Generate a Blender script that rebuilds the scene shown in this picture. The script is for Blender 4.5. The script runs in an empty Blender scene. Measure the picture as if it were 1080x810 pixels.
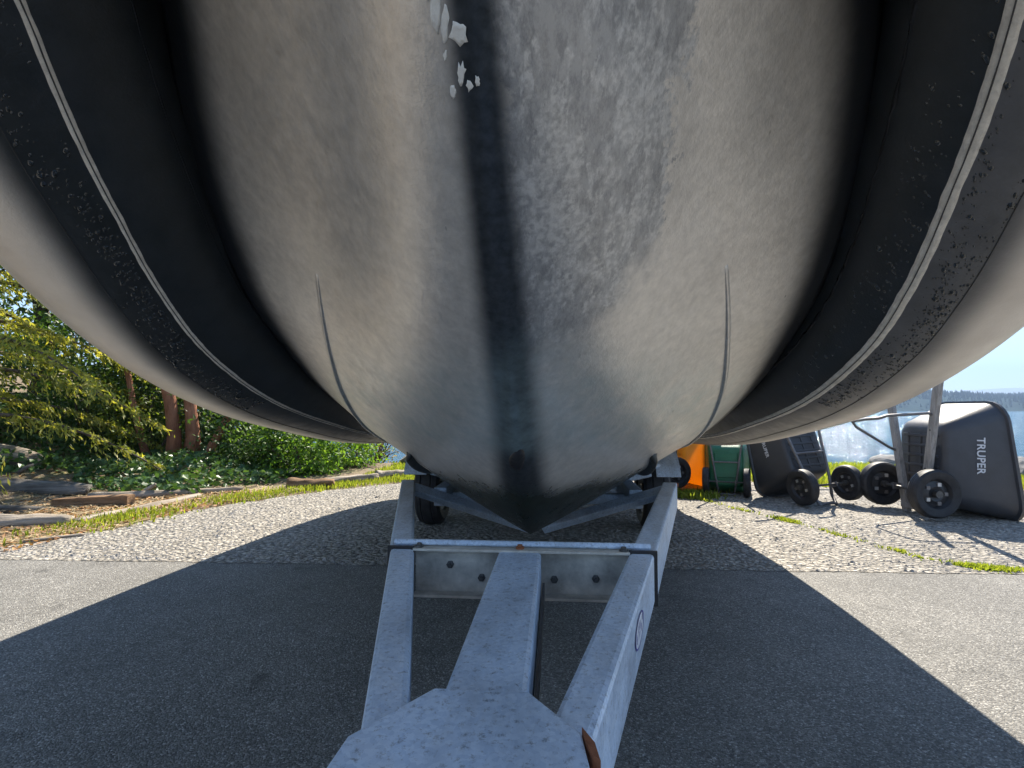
import bpy, bmesh, math, random
import numpy as np
from mathutils import Vector, Matrix
from mathutils.bvhtree import BVHTree

R = math.radians
random.seed(7)
rng = np.random.default_rng(7)
scene = bpy.context.scene
col = scene.collection

# ------------------------------------------------------------------ camera, sky, sun, exposure
cam_d = bpy.data.cameras.new('camera')
cam = bpy.data.objects.new('camera', cam_d)
col.objects.link(cam)
scene.camera = cam
cam.location = (0.098, 0.0, 0.80)
YAW, PITCH = math.atan(45 / 560), math.atan(27 / 560)
cam.rotation_euler = (R(90) + PITCH, 0, YAW)
cam_d.sensor_width = 36
cam_d.lens = 36 * 560 / 1080
cam_d.clip_start = 0.02
cam_d.clip_end = 20000

SUN_AZ, SUN_EL = R(18), R(46)           # azimuth clockwise from +Y
world = bpy.data.worlds.new('World')
scene.world = world
world.use_nodes = True
wn = world.node_tree
bg = wn.nodes['Background']
sky_t = wn.nodes.new('ShaderNodeTexSky')
sky_t.sky_type = 'NISHITA'
sky_t.sun_disc = False
sky_t.sun_elevation = SUN_EL
sky_t.sun_rotation = SUN_AZ
sky_t.air_density = 1.0
sky_t.dust_density = 0.0
sky_t.ozone_density = 3.0
wn.links.new(sky_t.outputs[0], bg.inputs[0])
bg.inputs[1].default_value = 0.08

sun_d = bpy.data.lights.new('sun', 'SUN')
sun_d.energy = 5.0
sun_d.angle = R(0.5)
sun_d.color = (1.0, 0.92, 0.79)
sun = bpy.data.objects.new('sun', sun_d)
col.objects.link(sun)
sd = Vector((math.sin(SUN_AZ) * math.cos(SUN_EL), math.cos(SUN_AZ) * math.cos(SUN_EL), math.sin(SUN_EL)))
sun.rotation_euler = (-sd).to_track_quat('-Z', 'Y').to_euler()
sun.location = sd * 30

scene.render.engine = 'CYCLES'
scene.view_settings.view_transform = 'Standard'
scene.view_settings.look = 'None'
scene.view_settings.gamma = 1
scene.view_settings.exposure = 1.58
scene.cycles.max_bounces = 6
scene.cycles.diffuse_bounces = 3
scene.cycles.glossy_bounces = 3
scene.cycles.transmission_bounces = 2
scene.cycles.transparent_max_bounces = 8
scene.cycles.volume_bounces = 0


# ------------------------------------------------------------------ helpers
def put(o, parent=None):
    col.objects.link(o)
    if parent is not None:
        o.parent = parent
    return o


def tag(o, label=None, cat=None, group=None, kind=None):
    if label: o['label'] = label
    if cat: o['category'] = cat
    if group: o['group'] = group
    if kind: o['kind'] = kind
    return o


def empty(name, loc=(0, 0, 0), rz=0.0, parent=None):
    o = bpy.data.objects.new(name, None)
    o.empty_display_size = 0.1
    o.location = loc
    o.rotation_euler = (0, 0, rz)
    return put(o, parent)


def mesh_obj(name, verts, faces, mat, parent=None, smooth=False, fix=False):
    me = bpy.data.meshes.new(name)
    me.from_pydata([tuple(map(float, v)) for v in verts], [], faces)
    if fix:
        bm = bmesh.new(); bm.from_mesh(me)
        bmesh.ops.recalc_face_normals(bm, faces=bm.faces)
        bm.to_mesh(me); bm.free()
    if mat: me.materials.append(mat)
    if smooth:
        me.polygons.foreach_set('use_smooth', [True] * len(me.polygons))
    me.update()
    return put(bpy.data.objects.new(name, me), parent)


def soup(name, V, F, mat, parent=None, smooth=False):
    """many quads/tris from numpy arrays: V (n,3), F (m,k)"""
    me = bpy.data.meshes.new(name)
    k = F.shape[1]
    me.vertices.add(len(V)); me.loops.add(F.size); me.polygons.add(len(F))
    me.vertices.foreach_set('co', np.asarray(V, dtype=np.float32).ravel())
    me.loops.foreach_set('vertex_index', F.astype(np.int32).ravel())
    me.polygons.foreach_set('loop_start', np.arange(0, F.size, k, dtype=np.int32))
    me.polygons.foreach_set('use_smooth', np.full(len(F), smooth))
    me.update(calc_edges=True)
    me.validate()
    if mat: me.materials.append(mat)
    return put(bpy.data.objects.new(name, me), parent)


class MB:
    """collects shapes for one mesh object"""
    def __init__(s): s.v = []; s.f = []
    def add(s, v, f):
        n = len(s.v); s.v += [tuple(p) for p in v]; s.f += [tuple(i + n for i in q) for q in f]
    def hexa(s, a):       # 8 corners: bottom ring 4, top ring 4
        s.add(a, [(3, 2, 1, 0), (4, 5, 6, 7), (0, 1, 5, 4), (1, 2, 6, 5), (2, 3, 7, 6), (3, 0, 4, 7)])
    def box(s, c, h, m=None):
        p = [Vector((c[0] + sx * h[0], c[1] + sy * h[1], c[2] + sz * h[2]))
             for sz in (-1, 1) for sx, sy in ((-1, -1), (1, -1), (1, 1), (-1, 1))]
        if m: p = [m @ q for q in p]
        s.hexa(p)
    def tube(s, pts, rad, n=10, cap=True, ell=1.0):
        pts = [Vector(p) for p in pts]
        if not isinstance(rad, (list, tuple)): rad = [rad] * len(pts)
        rings = []
        ref = None
        for i, p in enumerate(pts):
            a = (pts[min(i + 1, len(pts) - 1)] - pts[max(i - 1, 0)]).normalized()
            if ref is None:
                ref = Vector((0, 0, 1)) if abs(a.z) < .9 else Vector((1, 0, 0))
            u = (ref - a * ref.dot(a)).normalized(); ref = u
            w = a.cross(u)
            rings.append([p + (u * math.cos(t) + w * math.sin(t) * ell) * rad[i] for t in [2 * math.pi * k / n for k in range(n)]])
        v = [q for r in rings for q in r]; f = []
        for i in range(len(pts) - 1):
            for k in range(n):
                f.append((i * n + k, i * n + (k + 1) % n, (i + 1) * n + (k + 1) % n, (i + 1) * n + k))
        if cap:
            f.append(tuple(range(n - 1, -1, -1))); f.append(tuple((len(pts) - 1) * n + k for k in range(n)))
        s.add(v, f)
    def lathe(s, prof, n=24, m=None, closed=False):   # prof: (r, z) about z
        v = []; f = []
        for r, z in prof:
            for k in range(n):
                t = 2 * math.pi * k / n
                q = Vector((r * math.cos(t), r * math.sin(t), z)); v.append(m @ q if m else q)
        L = len(prof)
        for i in range(L if closed else L - 1):
            j = (i + 1) % L
            for k in range(n):
                f.append((i * n + k, i * n + (k + 1) % n, j * n + (k + 1) % n, j * n + k))
        if not closed:
            f.append(tuple(range(n - 1, -1, -1))); f.append(tuple((L - 1) * n + k for k in range(n)))
        s.add(v, f)
    def build(s, name, mat, parent=None, smooth=False, bevel=0, auto=None):
        o = mesh_obj(name, s.v, s.f, mat, parent, smooth or auto is not None, fix=True)
        if bevel:
            b = o.modifiers.new('bevel', 'BEVEL'); b.width = bevel; b.segments = 2; b.limit_method = 'ANGLE'; b.angle_limit = R(35)
        if auto is not None:
            bm = bmesh.new(); bm.from_mesh(o.data)
            for e in bm.edges:
                if len(e.link_faces) == 2 and e.calc_face_angle(0) > R(auto): e.smooth = False
            bm.to_mesh(o.data); bm.free()
        return o


def cat(pts, n):
    """Catmull-Rom samples of a list of points (numpy)"""
    P = np.array(pts, float)
    P = np.vstack([2 * P[0] - P[1], P, 2 * P[-1] - P[-2]])
    m = len(pts) - 1
    out = []
    for q in np.linspace(0, m, n):
        i = min(int(q), m - 1); t = q - i
        a, b, c, d = P[i], P[i + 1], P[i + 2], P[i + 3]
        out.append(.5 * ((2 * b) + (c - a) * t + (2 * a - 5 * b + 4 * c - d) * t * t + (3 * b - a - 3 * c + d) * t ** 3))
    return np.array(out)


def copy_tree(o, parent=None):
    c = o.copy(); col.objects.link(c); c.parent = parent
    for ch in o.children: copy_tree(ch, c)
    return c


# ------------------------------------------------------------------ materials
class NT:
    def __init__(s, name):
        s.m = bpy.data.materials.new(name); s.m.use_nodes = True
        s.t = s.m.node_tree; s.p = s.t.nodes['Principled BSDF']; s.out = s.t.nodes['Material Output']
        s.tc = s.n('ShaderNodeTexCoord')
    def n(s, typ, **kw):
        x = s.t.nodes.new(typ)
        for k, v in kw.items():
            if k in x.inputs.keys() if isinstance(k, str) else False: s.set(x.inputs[k], v)
            else: setattr(x, k, v)
        return x
    def set(s, inp, v):
        if isinstance(v, bpy.types.NodeSocket): s.t.links.new(v, inp)
        elif isinstance(v, (tuple, list)) and len(v) == 3 and inp.type == 'RGBA': inp.default_value = (*v, 1)
        else: inp.default_value = v
    def noise(s, scale, detail=4, rough=.6, vec=None, dist=0.0):
        x = s.n('ShaderNodeTexNoise'); x.inputs['Scale'].default_value = scale
        x.inputs['Detail'].default_value = detail; x.inputs['Roughness'].default_value = rough
        x.inputs['Distortion'].default_value = dist
        s.t.links.new(vec if vec is not None else s.tc.outputs['Object'], x.inputs['Vector'])
        return x.outputs['Fac']
    def voro(s, scale, out='Distance', vec=None, feature='F1'):
        x = s.n('ShaderNodeTexVoronoi'); x.feature = feature; x.inputs['Scale'].default_value = scale
        s.t.links.new(vec if vec is not None else s.tc.outputs['Object'], x.inputs['Vector'])
        return x.outputs[out]
    def ramp(s, fac, stops):
        x = s.n('ShaderNodeValToRGB'); e = x.color_ramp.elements
        while len(e) < len(stops): e.new(.5)
        for a, (pos, c) in zip(e, stops):
            a.position = pos; a.color = (*c, 1) if isinstance(c, (tuple, list)) else (c, c, c, 1)
        s.set(x.inputs[0], fac); return x.outputs[0]
    def mix(s, fac, a, b, typ='MIX'):
        x = s.n('ShaderNodeMix'); x.data_type = 'RGBA'; x.blend_type = typ
        s.set(x.inputs[0], fac); s.set(x.inputs[6], a); s.set(x.inputs[7], b); return x.outputs[2]
    def math(s, op, a, b=0.0, c=None):
        x = s.n('ShaderNodeMath'); x.operation = op
        s.set(x.inputs[0], a); s.set(x.inputs[1], b)
        if c is not None: s.set(x.inputs[2], c)
        return x.outputs[0]
    def maprange(s, v, a, b, c=0.0, d=1.0, smooth=True):
        x = s.n('ShaderNodeMapRange'); x.interpolation_type = 'SMOOTHSTEP' if smooth else 'LINEAR'
        for k, q in zip(range(5), (v, a, b, c, d)): s.set(x.inputs[k], q)
        return x.outputs[0]
    def xyz(s, vec=None):
        x = s.n('ShaderNodeSeparateXYZ'); s.t.links.new(vec if vec is not None else s.tc.outputs['Object'], x.inputs[0]); return x.outputs
    def mapping(s, scale=(1, 1, 1), rot=(0, 0, 0), src='Object'):
        x = s.n('ShaderNodeMapping'); x.inputs['Scale'].default_value = scale; x.inputs['Rotation'].default_value = rot
        s.t.links.new(s.tc.outputs[src], x.inputs['Vector']); return x.outputs[0]
    def bump(s, h, strength=.5, dist=.01, prev=None):
        x = s.n('ShaderNodeBump'); x.inputs['Strength'].default_value = strength; x.inputs['Distance'].default_value = dist
        s.set(x.inputs['Height'], h)
        if prev is not None: s.t.links.new(prev, x.inputs['Normal'])
        return x.outputs[0]
    def fin(s, color, rough=.6, metal=0.0, normal=None, spec=None, coat=None, coat_rough=.1):
        s.set(s.p.inputs['Base Color'], color); s.set(s.p.inputs['Roughness'], rough); s.set(s.p.inputs['Metallic'], metal)
        if normal is not None: s.t.links.new(normal, s.p.inputs['Normal'])
        if spec is not None: s.p.inputs['Specular IOR Level'].default_value = spec
        if coat is not None:
            s.p.inputs['Coat Weight'].default_value = coat; s.p.inputs['Coat Roughness'].default_value = coat_rough
        return s.m


def plain(name, c, rough=.6, metal=0.0, scale=8, amt=.25, bump=0.0, bscale=60, spec=None, rvar=.1):
    g = NT(name)
    f = g.noise(scale, 6, .65)
    cc = g.ramp(f, [(.25, [k * (1 - amt) for k in c]), (.75, [min(1, k * (1 + amt)) for k in c])])
    r = g.maprange(g.noise(scale * 2.3, 4), .3, .7, max(.02, rough - rvar), min(1, rough + rvar), False)
    nn = g.bump(g.noise(bscale, 4), bump, .004) if bump else None
    return g.fin(cc, r, metal, nn, spec)


def mat_asphalt():
    g = NT('asphalt')
    cell = g.voro(235, 'Color'); d = g.voro(235)
    cs = g.n('ShaderNodeSeparateColor'); g.t.links.new(cell, cs.inputs[0])
    stone = g.ramp(cs.outputs[0], [(0, (.06, .059, .056)), (.5, (.16, .153, .14)), (.9, (.31, .30, .275)), (1, (.60, .58, .54))])
    big = g.noise(1.3, 5); mid = g.noise(9, 5)
    c = g.mix(.35, stone, g.ramp(mid, [(.3, (0.135, 0.129, 0.118)), (.7, (0.225, 0.214, 0.195))]))
    c = g.mix(1.0, c, g.ramp(big, [(.3, .78), (.7, 1.15)]), 'MULTIPLY')
    spots = g.ramp(g.noise(5.5, 3, .5), [(.66, 1.0), (.74, .62)])
    c = g.mix(1.0, c, spots, 'MULTIPLY')
    b = g.bump(g.math('ADD', g.math('MULTIPLY', d, -1.2), g.math('MULTIPLY', g.noise(90, 1), .8)), .8, .004)
    return g.fin(c, .82, 0, b, .35)


def mat_gravel():
    g = NT('chip_seal')
    w = g.n('ShaderNodeVectorMath'); w.operation = 'ADD'
    g.t.links.new(g.tc.outputs['Object'], w.inputs[0])
    nz = g.n('ShaderNodeTexNoise'); nz.inputs['Scale'].default_value = 30; g.t.links.new(g.tc.outputs['Object'], nz.inputs['Vector'])
    sc = g.n('ShaderNodeVectorMath'); sc.operation = 'SCALE'; sc.inputs[3].default_value = .012
    g.t.links.new(nz.outputs['Color'], sc.inputs[0]); g.t.links.new(sc.outputs[0], w.inputs[1])
    v = w.outputs[0]
    cell = g.voro(38, 'Color', v); d = g.voro(38, 'Distance', v)
    fine = g.voro(150, 'Color', v)
    cs = g.n('ShaderNodeSeparateColor'); g.t.links.new(cell, cs.inputs[0])
    cf = g.n('ShaderNodeSeparateColor'); g.t.links.new(fine, cf.inputs[0])
    c1 = g.ramp(cs.outputs[0], [(0, (0.211, 0.197, 0.175)), (.45, (0.386, 0.356, 0.308)), (.8, (0.544, 0.496, 0.421)), (1, (0.737, 0.684, 0.599))])
    c2 = g.ramp(cf.outputs[1], [(0, (0.228, 0.205, 0.178)), (1, (0.579, 0.530, 0.454))])
    c = g.mix(.4, c1, c2)
    c = g.mix(1.0, c, g.ramp(d, [(.2, 1.1), (.7, .5)]), 'MULTIPLY')
    c = g.mix(1.0, c, g.ramp(g.noise(1.1, 5), [(.3, .8), (.7, 1.12)]), 'MULTIPLY')
    h = g.math('ADD', g.math('MULTIPLY', d, -1.0), g.math('MULTIPLY', g.noise(140, 3), .35))
    b = g.bump(h, 1.0, .028)
    return g.fin(c, .88, 0, b, .3)


def mat_dirt():
    g = NT('dirt_and_grass')
    c = g.ramp(g.noise(2.6, 8, .7), [(.3, (0.125, 0.094, 0.062)), (.5, (0.213, 0.163, 0.112)), (.72, (0.125, 0.150, 0.056))])
    c = g.mix(1.0, c, g.ramp(g.noise(60, 4), [(.3, .65), (.7, 1.25)]), 'MULTIPLY')
    return g.fin(c, .95, 0, g.bump(g.noise(45, 6), .8, .02), .2)


def mat_hull():
    g = NT('hull_paint')
    o = g.xyz()
    base = g.ramp(g.noise(3.5, 4, .6), [(.3, (0.645, 0.61, 0.56)), (.7, (0.765, 0.725, 0.665))])
    mott = g.ramp(g.noise(38, 4, .7), [(.35, .88), (.65, 1.07)])
    c = g.mix(1.0, base, mott, 'MULTIPLY')
    # small dark nicks
    mp = g.mapping((1, .35, .35), (0, .4, 0))
    nick = g.ramp(g.voro(26, 'Distance', mp), [(.035, 1.0), (.06, 0.0)])
    keep = g.ramp(g.noise(6, 2), [(.58, 0.0), (.62, 1.0)])
    c = g.mix(g.math('MULTIPLY', nick, g.math('MULTIPLY', keep, .75)), c, (0.117, 0.107, 0.098))
    # scuffed, rubbed patch on one side of the stem
    y = o[1]; x = o[0]
    edge = g.math('ADD', x, g.math('MULTIPLY', g.math('SUBTRACT', g.noise(11, 6, .75), .5), .20))
    reg = g.math('MULTIPLY', g.maprange(edge, .005, .03), g.maprange(edge, .30, .318, 1.0, 0.0))
    reg = g.math('MULTIPLY', reg, g.maprange(g.math('ADD', y, g.math('MULTIPLY', g.noise(7, 5, .7), .3)), 1.20, 1.34, 1.0, 0.0))
    sp = g.mapping((1.6, .7, .7), (0, 0, 0))
    scuff = g.ramp(g.noise(34, 5, .78, sp), [(.40, 0.0), (.56, 1.0)])
    blot = g.ramp(g.noise(7.5, 6, .75, sp), [(.46, 0.0), (.53, 1.0)])
    sc_col = g.mix(scuff, (.26, .265, .275), (.395, .40, .405))
    sc_col = g.mix(g.math('MULTIPLY', blot, g.ramp(g.noise(80, 5), [(.4, .15), (.6, .9)])), sc_col, (.64, .64, .63))
    c = g.mix(g.math('MULTIPLY', reg, .9), c, sc_col)
    # dark band along the keel, a reflection painted into the colour
    wid = g.math('MULTIPLY_ADD', y, .044, .008)
    ax = g.math('DIVIDE', g.math('ABSOLUTE', g.math('ADD', x, g.math('MULTIPLY', g.math('SUBTRACT', g.noise(24, 5), .5), .008))), wid)
    band = g.maprange(ax, .45, 1.35, 1.0, 0.0)
    c = g.mix(g.math('MULTIPLY', band, .965), c, g.ramp(g.noise(55, 5), [(.35, (0.019, 0.027, 0.035)), (.7, (0.058, 0.070, 0.082))]))
    # green-black low down, painting in the shaded ground the bottom mirrors
    z = o[2]
    wob = g.math('ADD', z, g.math('MULTIPLY', g.math('SUBTRACT', g.noise(5, 5), .5), .06))
    low = g.maprange(wob, .505, .60, 1.0, 0.0)
    c = g.mix(g.math('MULTIPLY', low, .96), c, g.ramp(g.noise(14, 5, .7, g.mapping((1, .4, 2.5))), [(.35, (.014, .022, .015)), (.6, (.038, .056, .042)), (.75, (.12, .15, .115))]))
    haze = g.math('MULTIPLY', g.maprange(wob, .64, .72), g.maprange(wob, .82, 1.0, 1.0, 0.0))  # blue-green sheen painted into the colour above the dark bottom
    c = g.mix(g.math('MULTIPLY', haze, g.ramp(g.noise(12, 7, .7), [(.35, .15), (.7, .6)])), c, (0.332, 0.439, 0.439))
    # darkens toward the collar, shade of the recess painted in
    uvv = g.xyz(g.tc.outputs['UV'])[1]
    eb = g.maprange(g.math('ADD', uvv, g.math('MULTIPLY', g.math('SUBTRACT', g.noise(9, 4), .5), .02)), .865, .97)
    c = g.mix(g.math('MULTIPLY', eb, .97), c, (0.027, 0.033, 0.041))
    rough = g.maprange(g.noise(20, 5), .3, .7, .28, .42, False)
    rough = g.math('ADD', rough, g.math('MULTIPLY', reg, .12))
    h = g.math('ADD', g.math('MULTIPLY', g.noise(110, 2, .6), .5), g.math('MULTIPLY', g.noise(4, 1), 2.0))
    nb = g.bump(h, .30, .004)
    rough = g.math('SUBTRACT', rough, g.math('MULTIPLY', low, .12))
    return g.fin(c, rough, .48, nb, .5)


def mat_collar():
    """black chafe panel on the under side, grey fabric outside; V of the UV runs round the tube"""
    g = NT('collar_fabric')
    uv = g.xyz(g.tc.outputs['UV'])
    v = uv[1]
    wob = g.math('ADD', v, g.math('MULTIPLY', g.math('SUBTRACT', g.noise(3, 3), .5), .012))
    outer = g.maprange(wob, -.036, .012)
    dark = g.ramp(g.noise(12, 6, .7), [(.3, (.022, .027, .029)), (.7, (.042, .047, .051))])
    grey = g.ramp(g.noise(7, 6, .6), [(.3, (.62, .57, .515)), (.7, (.72, .67, .61))])
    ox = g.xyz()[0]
    lit_side = g.math('MULTIPLY', g.maprange(v, -.094, -.090), g.maprange(ox, .1, .2))  # right-hand panel painted lighter for the light falling on that side
    dark = g.mix(g.math('MULTIPLY', lit_side, g.ramp(g.noise(9, 5, .7), [(.3, .55), (.7, 1.0)])), dark, (.17, .17, .175))
    c = g.mix(outer, dark, grey)
    r = g.maprange(g.noise(24, 5), .3, .7, .30, .46, False)
    nb = g.bump(g.math('ADD', g.noise(160, 2), g.math('MULTIPLY', g.noise(10, 1), 1.5)), .35, .002)
    return g.fin(c, r, g.math('MULTIPLY', outer, .3), nb, .5)


def mat_galv():
    g = NT('galvanised_steel')
    cell = g.voro(150, 'Color'); cs = g.n('ShaderNodeSeparateColor'); g.t.links.new(cell, cs.inputs[0])
    c = g.ramp(cs.outputs[0], [(0, (.54, .66, .82)), (1, (.68, .79, .93))])
    st = g.ramp(g.noise(5, 8, .72, g.mapping((1, .35, 1))), [(.3, .62), (.55, 1.0), (.75, 1.12)])
    c = g.mix(1.0, c, st, 'MULTIPLY')
    fleck = g.ramp(g.noise(95, 6, .8), [(.54, 1.0), (.66, .45)])
    c = g.mix(1.0, c, fleck, 'MULTIPLY')
    rust = g.ramp(g.noise(2.3, 6, .7), [(.69, 0.0), (.76, .7)])
    c = g.mix(rust, c, (.30, .19, .12))
    r = g.maprange(g.noise(18, 6), .3, .7, .38, .62, False)
    return g.fin(c, r, .35, g.bump(g.noise(120, 5), .18, .002))


def mat_wood(name, a, b, scale=(1, 1, .06), s=30):
    g = NT(name)
    v = g.mapping(scale)
    n1 = g.noise(s, 8, .7, v)
    c = g.ramp(n1, [(.36, a), (.62, b)])
    c = g.mix(1.0, c, g.ramp(g.noise(4, 4), [(.3, .7), (.7, 1.15)]), 'MULTIPLY')
    return g.fin(c, .85, 0, g.bump(n1, 1.0, .015), .25)


def mat_leaf(name, a, b, trans=.45, rough=.5):
    g = NT(name)
    geo = g.n('ShaderNodeNewGeometry')
    c = g.ramp(geo.outputs['Random Per Island'], [(0, a), (1, b)])
    c = g.mix(1.0, c, g.ramp(g.noise(1.6, 3), [(.3, .75), (.7, 1.25)]), 'MULTIPLY')
    g.fin(c, rough, 0, None, .5)
    tr = g.n('ShaderNodeBsdfTranslucent')
    g.t.links.new(g.mix(1.0, c, (1.5, 1.45, .6), 'MULTIPLY'), tr.inputs[0])
    ms = g.n('ShaderNodeMixShader'); ms.inputs[0].default_value = trans
    g.t.links.new(g.p.outputs[0], ms.inputs[1]); g.t.links.new(tr.outputs[0], ms.inputs[2])
    g.t.links.new(ms.outputs[0], g.out.inputs[0])
    return g.m


def mat_water():
    g = NT('sea_water')
    m1 = g.mapping((.35, .9, 1), (0, 0, .4))
    h = g.math('ADD', g.math('MULTIPLY', g.noise(2.2, 5, .6, m1), 1.0), g.math('MULTIPLY', g.noise(.35, 3, .5, m1), 2.5))
    nb = g.bump(h, 1.0, .34)
    return g.fin((.03, .10, .15), .08, 0, nb, .5)


def mat_tyre():
    g = NT('tyre_rubber')
    c = g.ramp(g.noise(25, 5), [(.3, (.012, .012, .014)), (.7, (.035, .035, .038))])
    return g.fin(c, .6, 0, g.bump(g.noise(90, 4), .3, .003), .4)


def mat_poly(name, a, rough=.42):
    return plain(name, a, rough, 0, 11, .16, .25, 180, .5, .08)


def mat_thin_poly(name, a):
    m = mat_poly(name, a); t = m.node_tree
    p = t.nodes['Principled BSDF']; out = t.nodes['Material Output']
    tr = t.nodes.new('ShaderNodeBsdfTranslucent'); tr.inputs[0].default_value = (*a, 1)
    ms = t.nodes.new('ShaderNodeMixShader'); ms.inputs[0].default_value = .4
    t.links.new(p.outputs[0], ms.inputs[1]); t.links.new(tr.outputs[0], ms.inputs[2]); t.links.new(ms.outputs[0], out.inputs[0])
    return m


def mat_glassy():
    g = NT('water_drop')
    g.fin((.03, .034, .036), .04, 0, None, .9)
    return g.m


M = dict(
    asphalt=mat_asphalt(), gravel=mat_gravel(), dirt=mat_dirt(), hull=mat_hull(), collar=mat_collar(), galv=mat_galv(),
    galv_dirty=plain('dirty_galvanised', (.52, .47, .40), .7, .1, 14, .5, .3, 90),
    tape=plain('seam_tape_fabric', (.80, .75, .66), .7, 0, 40, .25, .6, 150),
    seamline=plain('seam_thread', (.05, .05, .05), .7),
    flap=plain('black_rubber_flap', (.02, .024, .03), .42, 0, 9, .35, .6, 26),
    deck=plain('deck_grey', (.4, .4, .4), .7, 0, 6, .15, .3, 90),
    rubber=plain('black_rubber', (.018, .018, .02), .5, 0, 30, .4, .3, 80),
    dark_strip=plain('strake_dark', (.045, .05, .05), .4, 0, 30, .4, .2, 80),
    white_chip=plain('white_gelcoat', (.74, .74, .70), .55, 0, 60, .15, .4, 120),
    rust=plain('rust', (.25, .085, .035), .85, 0, 40, .4, .6, 120),
    bolt=plain('bolt_steel', (.10, .095, .09), .5, .5, 60, .4),
    sticker=plain('sticker_white', (.72, .74, .78), .5, 0, 50, .12),
    ink=plain('sticker_ink', (.06, .05, .30), .5, 0, 80, .3),
    tyre=mat_tyre(), rim_black=plain('wheel_black', (.03, .03, .033), .4, .2, 40, .3),
    rim_silver=plain('wheel_silver', (.5, .5, .5), .4, .6, 40, .2),
    poly_black=mat_poly('poly_black', (.045, .046, .050), .46),
    poly_slate=mat_poly('poly_slate', (.05, .052, .06), .46),
    poly_orange=mat_thin_poly('poly_orange', (.93, .47, .045)), poly_green=mat_poly('poly_green', (.02, .14, .07)),
    poly_blue=mat_poly('poly_blue', (.02, .22, .50)),
    barrow_wood=mat_wood('handle_wood', (.26, .24, .22), (.44, .41, .38), (1, 1, .07), 60),
    steel_tube=plain('painted_tube', (.16, .15, .15), .45, .3, 30, .3, .1, 90),
    pale_steel=plain('pale_steel', (.52, .55, .58), .45, .3, 30, .2),
    letters=plain('white_print', (.62, .63, .66), .55, 0, 70, .15),
    driftwood=mat_wood('driftwood', (.16, .125, .09), (.44, .38, .31), (.07, 1, 1), 26),
    drift_grey=mat_wood('driftwood_grey', (.06, .052, .045), (.19, .175, .155), (.07, 1, 1), 26),  # weathered grey, darkened further to carry the bank's shade
    timber=mat_wood('brown_timber', (.13, .075, .04), (.28, .17, .095), (.07, 1, 1), 30),
    bark_red=mat_wood('arbutus_bark', (.22, .085, .045), (.42, .19, .11), (1, 1, .25), 16),
    bark=mat_wood('grey_brown_bark', (.06, .045, .032), (.17, .13, .10), (1, 1, .15), 22),
    rock=plain('rock', (.20, .195, .19), .88, 0, 5, .4, 1.0, 18, .25),
    leaf_ivy=mat_leaf('ivy_leaf', (0.031, 0.077, 0.022), (0.084, 0.161, 0.049), .3, .42),
    leaf_green=mat_leaf('shrub_leaf', (0.070, 0.161, 0.021), (0.168, 0.280, 0.042), .5),
    leaf_dark=mat_leaf('evergreen_leaf', (0.035, 0.084, 0.020), (0.091, 0.161, 0.035), .35),
    leaf_olive=mat_leaf('arbutus_leaf', (0.084, 0.140, 0.028), (0.196, 0.238, 0.049), .45),
    leaf_cedar=mat_leaf('cedar_spray', (0.16, 0.20, 0.03), (0.46, 0.43, 0.10), .55, .55),
    leaf_twig=mat_leaf('dry_leaf', (0.168, 0.126, 0.042), (0.308, 0.224, 0.070), .4, .6),
    grass=mat_leaf('grass_blade', (0.13, 0.19, 0.025), (0.30, 0.33, 0.06), .5, .55),
    straw=mat_leaf('straw_blade', (.30, .22, .12), (.55, .44, .28), .25, .7),
    litter=mat_leaf('leaf_litter', (0.224, 0.105, 0.042), (0.504, 0.280, 0.126), .2, .7),
    water=mat_water(), drop=mat_glassy(),
    stone_bit=plain('loose_stone', (.27, .255, .235), .88, 0, 22, .45, .5, 120, .3),
    forest=plain('far_forest', (.030, .045, .040), .95, 0, .02, .4, spec=0.0),
    mountain=plain('far_mountain', (.25, .27, .30), .95, 0, .002, .4, spec=0.0),
    sail=plain('sail_cloth', (.10, .12, .16), .8), white=plain('white_paint', (.75, .75, .74), .5),
)

# ------------------------------------------------------------------ ground, water, far shore
border = [(-4.2, -40), (-3.75, 0), (-3.55, 2.0), (-3.45, 3.2), (-3.25, 4.1), (-2.95, 4.9), (-2.55, 5.5), (-2.25, 6.2), (-2.15, 7.2), (-2.6, 9.0), (-3.5, 13), (-6, 22)]
bx = np.array([b[0] for b in border]); by = np.array([b[1] for b in border])


def sstep(a, b, x):
    t = np.clip((x - a) / (b - a), 0, 1); return t * t * (3 - 2 * t)


def height(x, y):
    x = np.asarray(x, float); y = np.asarray(y, float)
    d = np.interp(y, by, bx) - x                     # metres into the bank
    h = -.012 + .14 * sstep(.55, 2.2, d) + .9 * sstep(2.6, 7, d) + 1.4 * sstep(6, 16, d)
    h = h + (.035 * np.sin(3.1 * x + 1.3 * y) + .03 * np.sin(5.3 * y - 2.2 * x)) * sstep(.2, 1.2, d)
    h = h + .015 * np.sin(2.3 * x + .7) * sstep(5.6, 6.4, y)
    shore = 8.2 + .35 * np.sin(.9 * x) + .2 * np.sin(2.7 * x + 1) + 4.5 * sstep(.5, 5, d) + 8 * sstep(4, 16, d)
    h = h - 2.6 * sstep(-.2, 2.2, y - shore) * (1 + .4 * sstep(0, 2, d))
    return h


def axis(fine0, fine1, step, far):
    a = list(np.arange(fine0, fine1 + 1e-6, step))
    s = step; p = fine0; lo = []
    while p > -far: s *= 1.45; p -= s; lo.append(p)
    s = step; p = fine1; hi = []
    while p < far: s *= 1.45; p += s; hi.append(p)
    return np.array(lo[::-1] + a + hi)


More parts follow.
